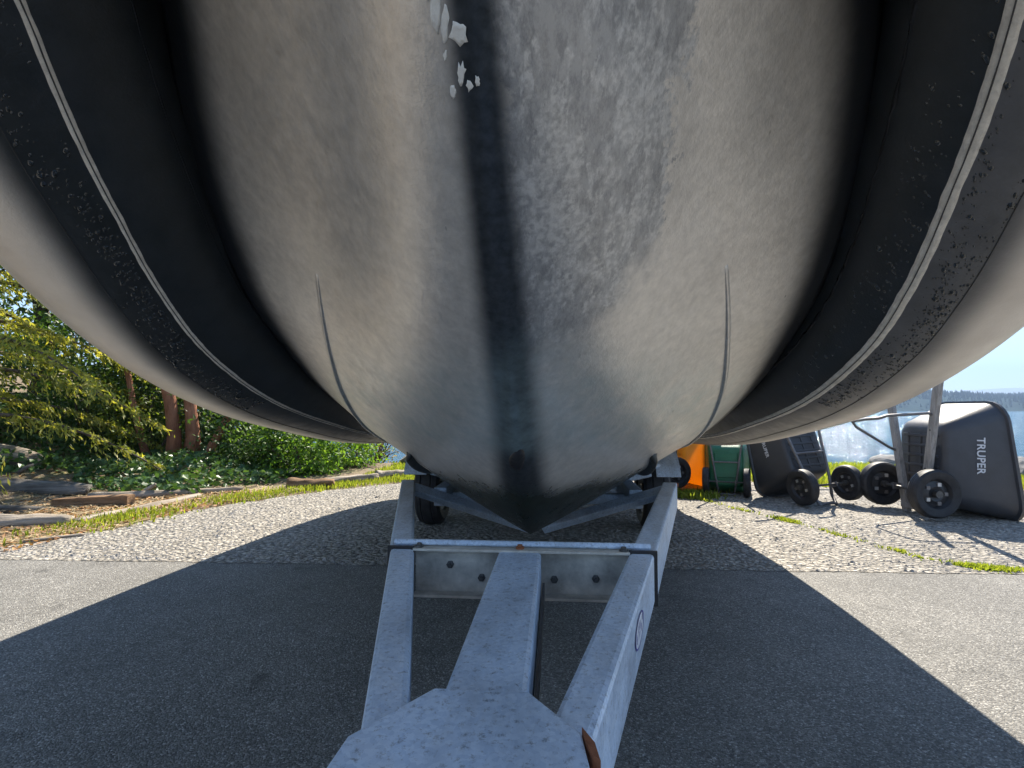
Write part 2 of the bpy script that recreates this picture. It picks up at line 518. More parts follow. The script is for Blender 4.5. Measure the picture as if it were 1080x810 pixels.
gx, gy = axis(-14, 9, .16, 1500), axis(-2, 16, .16, 1500)
X, Y = np.meshgrid(gx, gy)
Z = height(X, Y)
nx, ny = len(gx), len(gy)
idx = np.arange(nx * ny).reshape(ny, nx)
F = np.stack([idx[:-1, :-1], idx[:-1, 1:], idx[1:, 1:], idx[1:, :-1]], -1).reshape(-1, 4)
g = soup('ground', np.stack([X, Y, Z], -1).reshape(-1, 3), F, M['dirt'], smooth=True)
tag(g, kind='structure')


def sheet(name, outline, z, mat, kind='structure', sub=None):
    bm = bmesh.new()
    vs = [bm.verts.new((x, y, z)) for x, y in outline]
    f = bm.faces.new(vs)
    if f.normal.z < 0: f.normal_flip()
    bmesh.ops.recalc_face_normals(bm, faces=bm.faces)
    if bm.faces[:][0].normal.z < 0: bmesh.ops.reverse_faces(bm, faces=bm.faces[:])
    me = bpy.data.meshes.new(name); bm.to_mesh(me); bm.free(); me.materials.append(mat)
    o = put(bpy.data.objects.new(name, me)); tag(o, kind=kind); return o


def edge_y(x): return 2.72 + .03 * x + .004 * math.sin(9 * x) + .004 * math.sin(37 * x + 1) + random.uniform(-.004, .004)
sheet('asphalt_road', [(-3.55, -60), (30, -60), (30, 3.4), (9, 3.2), (-3.35, 2.9)], .004, M['asphalt'])
left = [(-3.22 + .03 * math.sin(5 * k), 2.6 + .0 * k) for k in range(1)]
xs = np.linspace(-3.22, 14, 900)
edge = [(x, edge_y(x)) for x in xs]
rim = [(14, 5.7), (9, 5.75), (6, 5.6), (4.6, 5.50), (3.2, 5.65), (2.4, 6.0), (1.2, 6.25), (0, 6.15), (-1.2, 5.95), (-1.75, 5.5), (-2.35, 4.75), (-2.72, 4.0), (-2.88, 3.3), (-3.08, 2.9)]
rr = cat([(a, b, 0) for a, b in rim], 200)
rr[:, 0] += .03 * np.sin(17 * rr[:, 1]) + .015 * rng.normal(size=len(rr)); rr[:, 1] += .03 * np.sin(11 * rr[:, 0]) + .012 * rng.normal(size=len(rr))
sheet('gravel_apron', edge + [(a, b) for a, b, _ in rr], .0062, M['gravel'])

# water and far shore
wv = [(-3500, 6.5, -1.15), (3500, 6.5, -1.15), (3500, 3500, -1.15), (-3500, 3500, -1.15)]
o = mesh_obj('sea', wv, [(0, 1, 2, 3)], M['water']); tag(o, kind='structure')


def ridge(name, y0, depth, x0, x1, hfun, mat, n=260, m=10, base=-1.6):
    v = []; f = []
    for i in range(n):
        x = x0 + (x1 - x0) * i / (n - 1)
        for j in range(m):
            t = j / (m - 1)
            v.append((x, y0 + depth * t, base + (hfun(x) - base) * math.sin(math.pi * .5 * min(1, t * 1.35)) ** .8 + random.uniform(-.02, .02) * hfun(x) * (1 if j else 0)))
    for i in range(n - 1):
        for j in range(m - 1):
            f.append((i * m + j, (i + 1) * m + j, (i + 1) * m + j + 1, i * m + j + 1))
    o = mesh_obj(name, v, f, mat); tag(o, kind='structure'); return o


def h_shore(x): return 27 + 8 * math.sin(x / 170.) + 5 * math.sin(x / 61. + 1) + 2 * math.sin(x / 17.)
def h_mtn(x): return 95 + 34 * math.sin(x / 420. + .6) + 20 * math.sin(x / 140.) + 9 * math.sin(x / 47. + 2)
ridge('far_shore', 620, 320, -1500, 2600, h_shore, M['forest'], 420)
ridge('far_mountains', 1900, 900, -3300, 3300, h_mtn, M['mountain'], 300)
# conifers that give the far shore its ragged outline
V = []; Fs = []
pts = []
for k in range(15000):
    x = rng.uniform(-300, 1500); t = rng.uniform(0, .75) ** .7
    pts.append((x, 620 + 320 * t, -1.6 + (h_shore(x) + 1.6) * math.sin(math.pi * .5 * min(1, t * 1.35)) ** .8, rng.uniform(3, 7.5)))
for (x, y, z, h) in pts:
    b = len(V); r = h * .22
    V += [(x - r, y - r, z), (x + r, y - r, z), (x, y + r, z), (x, y, z + h)]
    Fs += [(b, b + 1, b + 3), (b + 1, b + 2, b + 3), (b + 2, b, b + 3)]
o = soup('far_woods', np.array(V), np.array(Fs), M['forest'])
tag(o, 'dark wooded hillside across the water', 'woods', kind='stuff')

# ------------------------------------------------------------------ the boat
boat = empty('inflatable_boat', (0, 0, 0))
tag(boat, 'large grey rigid inflatable boat, bow overhead, sitting on the trailer', 'boat')
KR = [(0, .10, 1.77), (0, .27, 1.58), (0, .46, 1.41), (0, .68, 1.225), (0, .90, 1.06), (0, 1.15, .875), (0, 1.40, .68), (0, 1.65, .505), (0, 1.93, .372), (0, 2.24, .285), (0, 2.75, .245), (0, 3.6, .232), (0, 5.3, .235)]
CR = [(0.001, .10, 1.772), (.15, .40, 1.60), (.27, .68, 1.47), (.375, .93, 1.355), (.455, 1.15, 1.245), (.53, 1.36, 1.125), (.60, 1.6, .985), (.66, 1.86, .86), (.70, 2.15, .75), (.74, 2.5, .67), (.77, 2.9, .605), (.80, 3.6, .545), (.80, 5.3, .52)]
JR = [(0.002, .09, 1.78), (.34, .42, 1.76), (.56, .75, 1.71), (.70, 1.0, 1.63), (.77, 1.15, 1.51), (.83, 1.34, 1.355), (.865, 1.6, 1.155), (.885, 1.9, 1.01), (.90, 2.2, .895), (.905, 2.6, .77), (.91, 3.0, .675), (.91, 3.6, .60), (.91, 5.3, .575)]
NT_, NS_ = 150, 44
K_, C_, J_ = cat(KR, NT_), cat(CR, NT_), cat(JR, NT_)
C_[:, 0] = np.maximum(C_[:, 0], .0008); J_[:, 0] = np.maximum(J_[:, 0], .0015)


def hull_section(i):
    k, c, j = K_[i], C_[i], J_[i]
    tt = i / (NT_ - 1)
    rnd = .62 * (1 - sstep(.30, .62, tt)) + .12
    L = np.linalg.norm(c - k)
    t0 = (c - k) * (1 - rnd) * 1.1 + np.array([L, 0, 0]) * rnd * 1.1
    tm = (j - k) * .62
    t1 = (j - c) * 1.0
    pts = []
    n1 = int(NS_ * .68)
    for a in range(n1 + 1):
        s = a / n1
        h00, h10, h01, h11 = 2 * s ** 3 - 3 * s * s + 1, s ** 3 - 2 * s * s + s, -2 * s ** 3 + 3 * s * s, s ** 3 - s * s
        pts.append(h00 * k + h10 * t0 + h01 * c + h11 * tm)
    n2 = NS_ - n1
    r2 = np.linalg.norm(j - c) / max(np.linalg.norm(j - k), 1e-6)
    for a in range(1, n2 + 1):
        s = a / n2
        h00, h10, h01, h11 = 2 * s ** 3 - 3 * s * s + 1, s ** 3 - 2 * s * s + s, -2 * s ** 3 + 3 * s * s, s ** 3 - s * s
        pts.append(h00 * c + h10 * tm * r2 + h01 * j + h11 * t1)
    # rolled lip at the top edge
    out = np.array([1.0, 0, 0]); 
    d = (j - c) / max(np.linalg.norm(j - c), 1e-6)
    pts.append(j + d * .012 + out * .004); pts.append(j + d * .020 - out * .012 + np.array([0, 0, .008])); pts.append(j + d * .014 - out * .05 + np.array([0, 0, .02]))
    return np.array(pts)


secs = [hull_section(i) for i in range(NT_)]
W = len(secs[0])
V = []; Fq = []
for s in secs:
    right_half = s; left_half = s[1:][::-1] * np.array([-1, 1, 1])
    V += list(left_half) + list(right_half)
RW = 2 * W - 1
for i in range(NT_ - 1):
    for a in range(RW - 1):
        Fq.append((i * RW + a, i * RW + a + 1, (i + 1) * RW + a + 1, (i + 1) * RW + a))
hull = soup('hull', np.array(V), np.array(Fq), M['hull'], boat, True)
huv = hull.data.uv_layers.new(name='UVMap')
vi = np.empty(len(hull.data.loops), dtype=np.int32); hull.data.loops.foreach_get('vertex_index', vi)
uvd = np.empty((len(vi), 2), dtype=np.float32)
uvd[:, 0] = (vi // RW) / (NT_ - 1); uvd[:, 1] = np.abs((vi % RW) - (W - 1)) / NS_
huv.data.foreach_set('uv', uvd.ravel())
bmh = bmesh.new(); bmh.from_mesh(hull.data)
bmesh.ops.remove_doubles(bmh, verts=bmh.verts, dist=.0006)
bmesh.ops.recalc_face_normals(bmh, faces=bmh.faces)
bmh.normal_update()
bmh.faces.ensure_lookup_table()
low = min(bmh.faces, key=lambda f: f.calc_center_median().z)
if low.normal.z > 0: bmesh.ops.reverse_faces(bmh, faces=bmh.faces[:])
bmh.to_mesh(hull.data)
HB = BVHTree.FromBMesh(bmh)
bmh.free()
tr = MB(); last = secs[-1]
ring = [tuple(p) for p in (list(last[1:][::-1] * np.array([-1, 1, 1])) + list(last))]
tr.add([(x, 5.305, z) for x, y, z in ring], [tuple(range(len(ring)))])
tr.build('transom', M['deck'], boat)

# collar (inflatable tube running round the bow)
half = [(1.02, 5.35, .85), (1.10, 4.6, .84), (1.17, 3.8, .855), (1.20, 3.2, .90), (1.205, 2.6, .985), (1.20, 2.15, 1.065), (1.185, 1.8, 1.165), (1.16, 1.5, 1.30), (1.10, 1.2, 1.47), (.99, .85, 1.68), (.80, .45, 1.88), (.52, .12, 2.02), (.25, -.04, 2.07)]
path = half + [(0, -.085, 2.08)] + [(-x, y, z) for x, y, z in half[::-1]]
NP = 330
CP = cat(path, NP)
CR_ = np.full(NP, .300)
for i in range(NP):
    e = min(i, NP - 1 - i)
    if e < 20: CR_[i] = .10 + .20 * math.sin(math.pi / 2 * (e / 20)) ** .7
NA = 72


def collar_frame(i):
    a = CP[min(i + 1, NP - 1)] - CP[max(i - 1, 0)]; a = a / np.linalg.norm(a)
    sv = np.cross(a, [0, 0, 1]); sv /= np.linalg.norm(sv)
    # outboard side
    if i < NP / 2:
        if sv[0] < 0 and CP[i][1] > .3: sv = -sv
    dn = np.cross(a, sv)
    if dn[2] > 0: dn = -dn
    return a, sv, dn


frames = [collar_frame(i) for i in range(NP)]
# make the outboard vector continuous and pointing away from the centre (0, 2.5)
for i in range(NP):
    a, sv, dn = frames[i]
    c = CP[i] - np.array([0, 2.2 if CP[i][1] < 2.2 else CP[i][1], CP[i][2]])
    if np.dot(sv, c) < 0: sv = -sv
    frames[i] = (a, sv, dn)


def collar_pt(i, phi, off=0.0):
    """phi: 0 = bottom, +90 = outboard, -90 = inboard (degrees)"""
    a, sv, dn = frames[i]; p = R(phi)
    nrm = dn * math.cos(p) + sv * math.sin(p)
    return CP[i] + nrm * (CR_[i] + off), nrm


me_v = []; phis = [-180 + 360 * k / NA for k in range(NA + 1)]
for i in range(NP):
    for ph in phis: me_v.append(collar_pt(i, ph)[0])
me_f = []
for i in range(NP - 1):
    for k in range(NA):
        me_f.append((i * (NA + 1) + k, i * (NA + 1) + k + 1, (i + 1) * (NA + 1) + k + 1, (i + 1) * (NA + 1) + k))
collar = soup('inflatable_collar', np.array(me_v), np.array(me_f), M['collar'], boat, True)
uvl = collar.data.uv_layers.new(name='UVMap')
vi = np.empty(len(collar.data.loops), dtype=np.int32); collar.data.loops.foreach_get('vertex_index', vi)
uvd = np.empty((len(vi), 2), dtype=np.float32)
uvd[:, 0] = (vi // (NA + 1)) / (NP - 1) * 10; uvd[:, 1] = (vi % (NA + 1)) / NA - .5      # v: phi / 360
uvl.data.foreach_set('uv', uvd.ravel())
bm = bmesh.new(); bm.from_mesh(collar.data); bm.normal_update(); bm.faces.ensure_lookup_table()
f0 = bm.faces[(NP // 3) * NA + NA // 2]
if f0.normal.z > 0: bmesh.ops.reverse_faces(bm, faces=bm.faces[:])
for e in (0, NP - 1):
    pass
bm.to_mesh(collar.data); bm.free()


def strip(name, i0, i1, phi, wdeg, proud, mat, parent, fuzz=0.0, prof=5):
    v = []; f = []
    n = prof
    for q, i in enumerate(range(i0, i1)):
        for k in range(n):
            u = k / (n - 1) * 2 - 1
            off = proud * (1 - u * u) ** .5 if abs(u) < 1 else -.001
            jit = random.uniform(-fuzz, fuzz)
            v.append(collar_pt(i, phi + u * wdeg + jit, off + (-.0012 if abs(u) == 1 else 0))[0])
    m = i1 - i0
    for a in range(m - 1):
        for k in range(n - 1): f.append((a * n + k, a * n + k + 1, (a + 1) * n + k + 1, (a + 1) * n + k))
    return mesh_obj(name, v, f, mat, parent, True, fix=True)


h0, h1 = 4, NP // 2 - 18
for (a, b, tw) in ((h0, h1, 3.1), (NP - h1, NP - h0, 1.7)):
    strip('seam_tape', a, b, -34, tw, .0035, M['tape'], collar, .25, 9)
    strip('seam_cord', a, b, -34, .4, .0060, M['seamline'], collar, .05)
    strip('panel_seam', a, b, -13, .32, .0016, M['seamline'], collar, .03)
    strip('glue_bead', a + 20, b, -66 if tw > 2 else -72, .55, .003 if tw > 2 else .0015, M['rubber'], collar, .9 if tw > 2 else .3)

# black rubber flap bridging hull lip and collar
def nearest_collar(p, left):
    rngi = range(0, NP // 2 + 1) if not left else range(NP // 2, NP)
    return min(rngi, key=lambda i: np.linalg.norm(CP[i] - p))


for left in (False, True):
    v = []; f = []; ncol = 9
    prev = 0
    tis = list(range(0, NT_, 2))
    for ti in tis:
        j = J_[ti].copy(); 
        if left: j[0] = -j[0]
        i = nearest_collar(j + np.array([0, 0, .15]), left)
        tpt, tn = collar_pt(i, -104, .004)
        cj = C_[ti].copy()
        sgn = -1 if left else 1
        up = J_[ti] - C_[ti]; up = up / max(np.linalg.norm(up), 1e-5); up[0] *= sgn
        a0 = j + up * .016 - np.array([sgn * .03, 0, -.012])
        a1 = j + np.array([0, 0, .06]) - np.array([sgn * .01, 0, 0])
        for k in range(ncol):
            t = k / (ncol - 1)
            p = (1 - t) ** 2 * a0 + 2 * t * (1 - t) * a1 + t * t * tpt
            v.append(p)
    m = len(tis)
    for a in range(m - 1):
        for k in range(ncol - 1): f.append((a * ncol + k, a * ncol + k + 1, (a + 1) * ncol + k + 1, (a + 1) * ncol + k))
    mesh_obj('joint_flap', v, f, M['flap'], boat, True, fix=True)

# deck between the tubes
v = []; f = []
NDK = NP // 2
for i in range(2, NDK + 1, 3):
    p, _ = collar_pt(i, -100, -.01); q = p.copy(); q[0] = -q[0]
    v += [p, (0, p[1] - .02, p[2] + .03), q]
for a in range(len(v) // 3 - 1):
    for k in range(2): f.append((a * 3 + k, a * 3 + k + 1, a * 3 + k + 4, a * 3 + k + 3))
mesh_obj('deck', v, f, M['deck'], boat, True, fix=True)

# spray rails on the hull
def hull_uv(t, s, sgn):
    i = min(int(t * (NT_ - 1)), NT_ - 2); u = t * (NT_ - 1) - i
    a = min(int(s * NS_), NS_ - 1); w = s * NS_ - a
    S0, S1 = secs[i], secs[i + 1]
    p = (S0[a] * (1 - w) + S0[a + 1] * w) * (1 - u) + (S1[a] * (1 - w) + S1[a + 1] * w) * u
    p = p.copy(); p[0] *= sgn
    loc, nrm, _, _ = HB.find_nearest(Vector(p))
    if nrm.z > 0 and abs(nrm.z) > .05: nrm = -nrm
    return np.array(loc), np.array(nrm)


def rail(name, pts, wid, proud, sgn, mat, taper=.18):
    """pts: list of (t, s)"""
    S = cat([(a, b, 0) for a, b in pts], 46); v = []; f = []; n = 6
    for q, (t, s, _) in enumerate(S):
        k = min(1, (q / 45) / taper) ** .7
        loc, nrm = hull_uv(t, s, sgn)
        loc2, _ = hull_uv(min(1, t + .01), s, sgn)
        ax = loc2 - loc; ax /= max(np.linalg.norm(ax), 1e-6)
        side = np.cross(ax, nrm); side /= np.linalg.norm(side)
        if side[2] < 0: side = -side
        for (u, h) in ((-1.0, -.004), (-.75, .75), (-.3, 1.0), (.2, .85), (.8, .25), (1.5, -.004)):
            v.append(loc + side * u * wid * (.5 + .5 * k) + nrm * h * proud * k if h > 0 else loc + side * u * wid * (.5 + .5 * k) + nrm * h)
    for a in range(len(S) - 1):
        for k in range(n - 1): f.append((a * n + k, a * n + k + 1, (a + 1) * n + k + 1, (a + 1) * n + k))
    f.append(tuple(range(n))); f.append(tuple((len(S) - 1) * n + k for k in range(n)))
    return mesh_obj(name, v, f, mat, hull, True, fix=True)


for sgn in (-1, 1):
    rail('spray_rail', [(.40, .66), (.5, .67), (.6, .68), (.75, .68), (.97, .68)], .012, .010, sgn, M['hull'], .45)
    rail('bottom_strake', [(.655, .415), (.70, .42), (.80, .42), (.97, .42)], .016, .030, sgn, M['dark_strip'], .05)

# thin dark oval on the stem
def patch(name, cx, cy, outline, mat, lift, parent, dome=0.0):
    """a thin piece that follows the hull; outline in metres (across, along) about (cx, cy) seen from below"""
    ctr, cn, _, _ = HB.ray_cast(Vector((cx, cy, -.5)), Vector((0, 0, 1)))
    cn = cn if cn.z < 0 else -cn
    al = Vector((0, 1, 0)); al = (al - cn * al.dot(cn)).normalized(); ac = al.cross(cn).normalized()
    v = []; n = len(outline); rings = (1.0, .92, .55, 0.0)
    for ri, rr_ in enumerate(rings):
        for (a, b) in outline:
            p = ctr + ac * a * rr_ + al * b * rr_
            loc, nn, _, _ = HB.find_nearest(p)
            if nn.dot(cn) < 0: nn = -nn
            h = -.001 if ri == 0 else lift + dome * (1 - rr_ * rr_)
            v.append(loc + nn * h)
    f = [tuple(range(3 * n, 4 * n))[:0]] if False else []
    for r_ in range(2):
        for k in range(n): f.append((r_ * n + k, r_ * n + (k + 1) % n, (r_ + 1) * n + (k + 1) % n, (r_ + 1) * n + k))
    c = len(v); v = v[:3 * n] + [v[3 * n]]
    for k in range(n): f.append((2 * n + k, 2 * n + (k + 1) % n, 3 * n))
    return mesh_obj(name, v, f, mat, parent, True, fix=True)


patch('dark_oval', 0.0, 1.425, [(.026 * math.cos(t), .058 * math.sin(t)) for t in np.linspace(0, 2 * math.pi, 18)[:-1]], M['rubber'], .003, hull, .002)
for (cx, cy, sx, sy) in ((-.044, .615, .006, .030), (-.036, .628, .005, .016), (-.020, .632, .011, .014), (-.022, .668, .005, .012), (-.013, .678, .004, .007), (-.037, .688, .004, .008), (-.034, .585, .008, .005), (-.004, .583, .006, .006), (-.050, .603, .003, .010), (-.0015, .672, .003, .006), (-.041, .655, .002, .006)):
    sx *= 1.25; sy *= 1.2
    out = [(sx * math.cos(t) * random.uniform(.55, 1.25), sy * math.sin(t) * random.uniform(.6, 1.25)) for t in np.linspace(0, 2 * math.pi, 15)[:-1]]
    patch('paint_chip', cx, cy, out, M['white_chip'], .0012, hull)

# water droplets hanging on the collar
V = []; Fs = []
oct_dirs = [(math.cos(t), math.sin(t)) for t in [2 * math.pi * k / 7 for k in range(7)]]
placed = 0
tries = 0
while placed < 3900 and tries < 90000:
    tries += 1
    side = random.random() < .5
    i = int(random.uniform(.20, .455) * NP)
    if side: i = NP - 1 - i
    u = random.random()
    ph = random.uniform(-31, -13.5) if u < .82 else random.uniform(-56, -38)
    if side and u >= .8: continue
    if abs(ph + 34) < 4: continue
    # drops gather in loose patches
    if math.sin(i * .23 + ph * .31) + math.sin(i * .11 - ph * .17 + 2) + random.uniform(-1.2, 1.2) < -.1: continue
    p, nrm = collar_pt(i, ph + random.uniform(-.4, .4))
    a = frames[i][0] * random.uniform(.9, 1.1)
    p = p + frames[i][0] * random.uniform(-.01, .01)
    p = CP[i] + (p - CP[i]); 
    gdir = np.array([0, 0, -1.0]) + frames[i][0] * random.uniform(-.35, .35)
    gdir = gdir - nrm * np.dot(gdir, nrm); gdir /= np.linalg.norm(gdir)
    sdir = np.cross(gdir, nrm)
    L = .0031 * math.exp(random.gauss(.1, .45)); wdt = L * random.uniform(.35, .8)
    b = len(V)
    for (c_, s_) in oct_dirs: V.append(p + gdir * c_ * L + sdir * s_ * wdt - nrm * .0006)
    for (c_, s_) in oct_dirs: V.append(p + gdir * (c_ * L * .62 + L * .15) + sdir * s_ * wdt * .62 + nrm * wdt * .42)
    V.append(p + gdir * L * .2 + nrm * wdt * .58)
    for k in range(7):
        k2 = (k + 1) % 7
        Fs += [(b + k, b + k2, b + 7 + k2), (b + k, b + 7 + k2, b + 7 + k), (b + 7 + k, b + 7 + k2, b + 14)]
    placed += 1
o = soup('water_droplets', np.array(V), np.array(Fs), M['drop'], collar, True)
o['kind'] = 'stuff'

# ------------------------------------------------------------------ the trailer
trailer = empty('boat_trailer', (0, .6, 0))
tag(trailer, 'galvanised steel boat trailer with A-frame tongue under the bow', 'trailer')
TB = lambda mb, name, mat='galv', parent=None, **k: mb_parent(mb.build(name, M[mat], None, **k), parent or trailer)


def mb_parent(o, p):
    o.parent = p
    w = Vector((0, 0, 0)); q = p
    while q is not None: w += Vector(q.location); q = q.parent
    o.location = Vector(o.location) - w
    return o


def beam(x0a, x0b, y0, x1a, x1b, y1, z0, z1):
    b = MB(); b.hexa([(x0a, y0, z0), (x0b, y0, z0), (x1b, y1, z0), (x1a, y1, z0), (x0a, y0, z1), (x0b, y0, z1), (x1b, y1, z1), (x1a, y1, z1)]); return b


for s in (-1, 1):
    xs_ = sorted
    a = (s * .078, s * .138); b = (s * .298, s * .366)
    m = MB()
    q0, q1 = sorted(a); r0, r1 = sorted(b)
    m.hexa([(q0, .64, .275), (q1, .64, .275), (r1, 1.488, .275), (r0, 1.488, .275), (q0, .64, .41), (q1, .64, .41), (r1, 1.488, .41), (r0, 1.488, .41)])
    tb = TB(m, 'tongue_beam', bevel=.010)
    # side rail carries on outward to the axle frame
    m = MB()
    r0, r1 = sorted((s * .302, s * .372)); t0, t1 = sorted((s * .66, s * .735))
    m.hexa([(r0, 1.496, .272), (r1, 1.496, .272), (t1, 2.86, .285), (t0, 2.86, .285), (r0, 1.496, .412), (r1, 1.496, .412), (t1, 2.86, .42), (t0, 2.86, .42)])
    TB(m, 'side_rail', bevel=.008)
    # black sealing collar in the joint
    m = MB(); r0, r1 = sorted((s * .298, s * .3745)); m.box(((r0 + r1) / 2, 1.492, .342), ((r1 - r0) / 2, .0038, .0735)); TB(m, 'joint_seal', 'rubber')
    # rear frame beam
    m = MB(); m.box((s * .52, 4.05, .33), (.035, 1.20, .05)); TB(m, 'frame_beam', bevel=.006)
    # vee cross member arm
    m = MB(); m.tube([(s * .675, 2.80, .385), (s * .36, 2.86, .275), (s * .03, 2.9, .165)], .036, 4); 
    TB(m, 'vee_arm', bevel=.005)
    m = MB(); m.tube([(s * .675, 3.3, .42), (s * .50, 3.3, .38)], .028, 8); TB(m, 'outrigger')
    # bunk pad under the hull
    m = MB(); m.box((s * .40, 3.95, .395), (.05, .75, .022), Matrix.Translation((s * .40, 3.95, .395)) @ Matrix.Rotation(-s * R(25), 4, 'Y') @ Matrix.Translation((-s * .40, -3.95, -.395))); TB(m, 'bunk', 'rubber', bevel=.006)
    for yy in (3.4, 4.5):
        m = MB(); m.box((s * .46, yy, .355), (.02, .03, .05)); TB(m, 'bunk_bracket')
    # fender: curved plate with end skirt
    m = MB(); n = 22; cy, cz, rr0 = 3.72, .265, .298
    for q in range(n):
        t = R(22) + (R(136)) * q / (n - 1); t2 = R(22) + R(136) * (q + 1) / (n - 1) if q < n - 1 else None
        if t2 is None: break
        x0_, x1_ = sorted((s * .735, s * .885))
        def pt(x, r, tt): return (x, cy - r * math.cos(tt) * 1.08, cz + r * math.sin(tt))
        m.hexa([pt(x0_, rr0, t), pt(x1_, rr0, t), pt(x1_, rr0, t2), pt(x0_, rr0, t2), pt(x0_, rr0 + .006, t), pt(x1_, rr0 + .006, t), pt(x1_, rr0 + .006, t2), pt(x0_, rr0 + .006, t2)])
    TB(m, 'fender', auto=40)
    m = MB(); m.tube([(s * .76, 3.46, .452), (s * .68, 3.44, .43), (s * .56, 3.42, .372)], .014, 8); TB(m, 'fender_bracket')
    # wheel
    wh = empty('wheel', (s * .755, 3.72 - .6, .255)); wh.parent = trailer
    rot = Matrix.Rotation(R(90), 4, 'Y')
    hb = MB(); hb.lathe([(.0, -.07), (.045, -.07), (.05, .02), (.04, .075), (0.0, .08)], 16, rot); hub = hb.build('hub', M['bolt'], wh, auto=30)
    tm_ = MB(); tm_.lathe([(.150, -.062), (.170, -.080), (.215, -.086), (.243, -.070), (.252, -.04), (.247, -.034), (.252, -.028), (.254, 0), (.252, .028), (.247, .034), (.252, .04), (.243, .070), (.215, .086), (.170, .080), (.150, .062)], 36, rot, True); tm_.build('tyre', M['tyre'], wh, auto=30)
    rm = MB(); rm.lathe([(.05, .02), (.09, .03), (.125, .012), (.140, .055), (.153, .066), (.153, -.066), (.140, -.055), (.12, -.01), (.05, .0)], 30, rot, True); rm.build('rim', M['rim_silver'], wh, auto=30)
    m = MB(); m.box((s * .60, 3.72, .25), (.04, .09, .05)); TB(m, 'suspension_arm', 'bolt', bevel=.01)
    lt = MB(); lt.box((s * .84, 3.385, .335), (.02, .008, .012)); TB(lt, 'marker_lamp', 'rust', bevel=.003)
# centre beam
m = MB(); m.box((0, 1.105, .345), (.0595, .384, .062)); TB(m, 'center_beam', bevel=.009)
m = MB(); m.box((.066, 1.11, .31), (.003, .36, .02)); TB(m, 'brake_pipe', 'bolt')
# channel cross member
m = MB()
m.box((0, 1.522, .345), (.300, .004, .065)); m.box((0, 1.499, .4085), (.300, .020, .0035)); m.box((0, 1.499, .2815), (.300, .020, .0035))
TB(m, 'cross_member', 'galv_dirty', bevel=.001)
m = MB(); m.tube([(-.36, 1.512, .422), (.36, 1.512, .422)], .0085, 10); TB(m, 'cross_rod')
for (x, z) in ((-.11, .325), (.095, .325), (-.2, .36), (.21, .33)):
    m = MB(); m.lathe([(.011, 0), (.011, .006), (.006, .007), (.006, .014)], 6, Matrix.Translation((x, 1.518, z)) @ Matrix.Rotation(R(90), 4, 'X')); TB(m, 'bolt', 'bolt')
for (x, y) in ((-.285, 1.50), (.285, 1.50), (.0, 1.503)):
    m = MB(); m.lathe([(.012, 0), (.012, .006), (.007, .007), (.007, .012)], 6, Matrix.Translation((x, y - .004, .412))); TB(m, 'bolt', 'bolt' if x else 'rust')
# gusset plate: flattened octagon
oc = [(-.142, .615), (-.066, .728), (.062, .728), (.128, .640), (.140, .52), (.075, .40), (-.075, .40), (-.145, .52)]
m = MB(); n = 8
m.add([(x, y, .4115) for x, y in oc] + [(x, y, .424) for x, y in oc], [tuple(range(7, -1, -1)), tuple(range(8, 16))] + [(k, (k + 1) % 8, 8 + (k + 1) % 8, 8 + k) for k in range(8)])
TB(m, 'gusset_plate', bevel=.003)
m = MB(); m.add([(x * .97, y, .275) for x, y in oc if y < .65] + [(x * .97, y, .411) for x, y in oc if y < .65], [(5, 4, 3, 2, 1, 0), (6, 7, 8, 9, 10, 11)] + [(k, (k + 1) % 6, 6 + (k + 1) % 6, 6 + k) for k in range(6)]) if len([1 for x, y in oc if y < .65]) == 6 else None
TB(m, 'tongue_nose', bevel=.006)
# rusty scrape on the corner and coupler
m = MB(); m.add([(.1285, .650, .426), (.1415, .622, .426), (.1455, .590, .426), (.1375, .600, .426), (.131, .625, .426), (.1285, .650, .38), (.1415, .622, .37), (.1455, .590, .36), (.1375, .600, .37), (.131, .625, .38)], [(0, 1, 2, 3, 4), (9, 8, 7, 6, 5)] + [(k, 5 + k, 5 + (k + 1) % 5, (k + 1) % 5) for k in range(5)]); TB(m, 'rust_patch', 'rust')
m = MB(); m.tube([(0, .42, .36), (0, .25, .36), (0, .12, .37), (0, .06, .37)], [.05, .048, .04, .05], 12); TB(m, 'coupler', auto=40)
m = MB(); m.tube([(0, .20, .40), (0, .16, .43), (0, .10, .435)], .012, 8); TB(m, 'coupler_latch', 'bolt')
# axle, keel rollers, rear cross member
m = MB(); m.tube([(-.68, 3.72, .255), (.68, 3.72, .255)], .03, 10); TB(m, 'axle')
m = MB(); m.box((0, 5.22, .33), (.55, .03, .04)); TB(m, 'rear_cross_member', bevel=.005)
m = MB(); m.box((0, 3.05, .30), (.49, .028, .028)); TB(m, 'cross_beam', bevel=.004)
for yy, zz in ((2.92, .205), (4.4, .19)):
    m = MB(); m.lathe([(.02, -.07), (.036, -.07), (.022, 0), (.036, .07), (.02, .07)], 16, Matrix.Translation((0, yy, zz)) @ Matrix.Rotation(R(90), 4, 'Y')); TB(m, 'keel_roller', 'rubber', auto=40)
m = MB(); m.box((0, 4.4, .245), (.49, .03, .02)); TB(m, 'roller_beam')
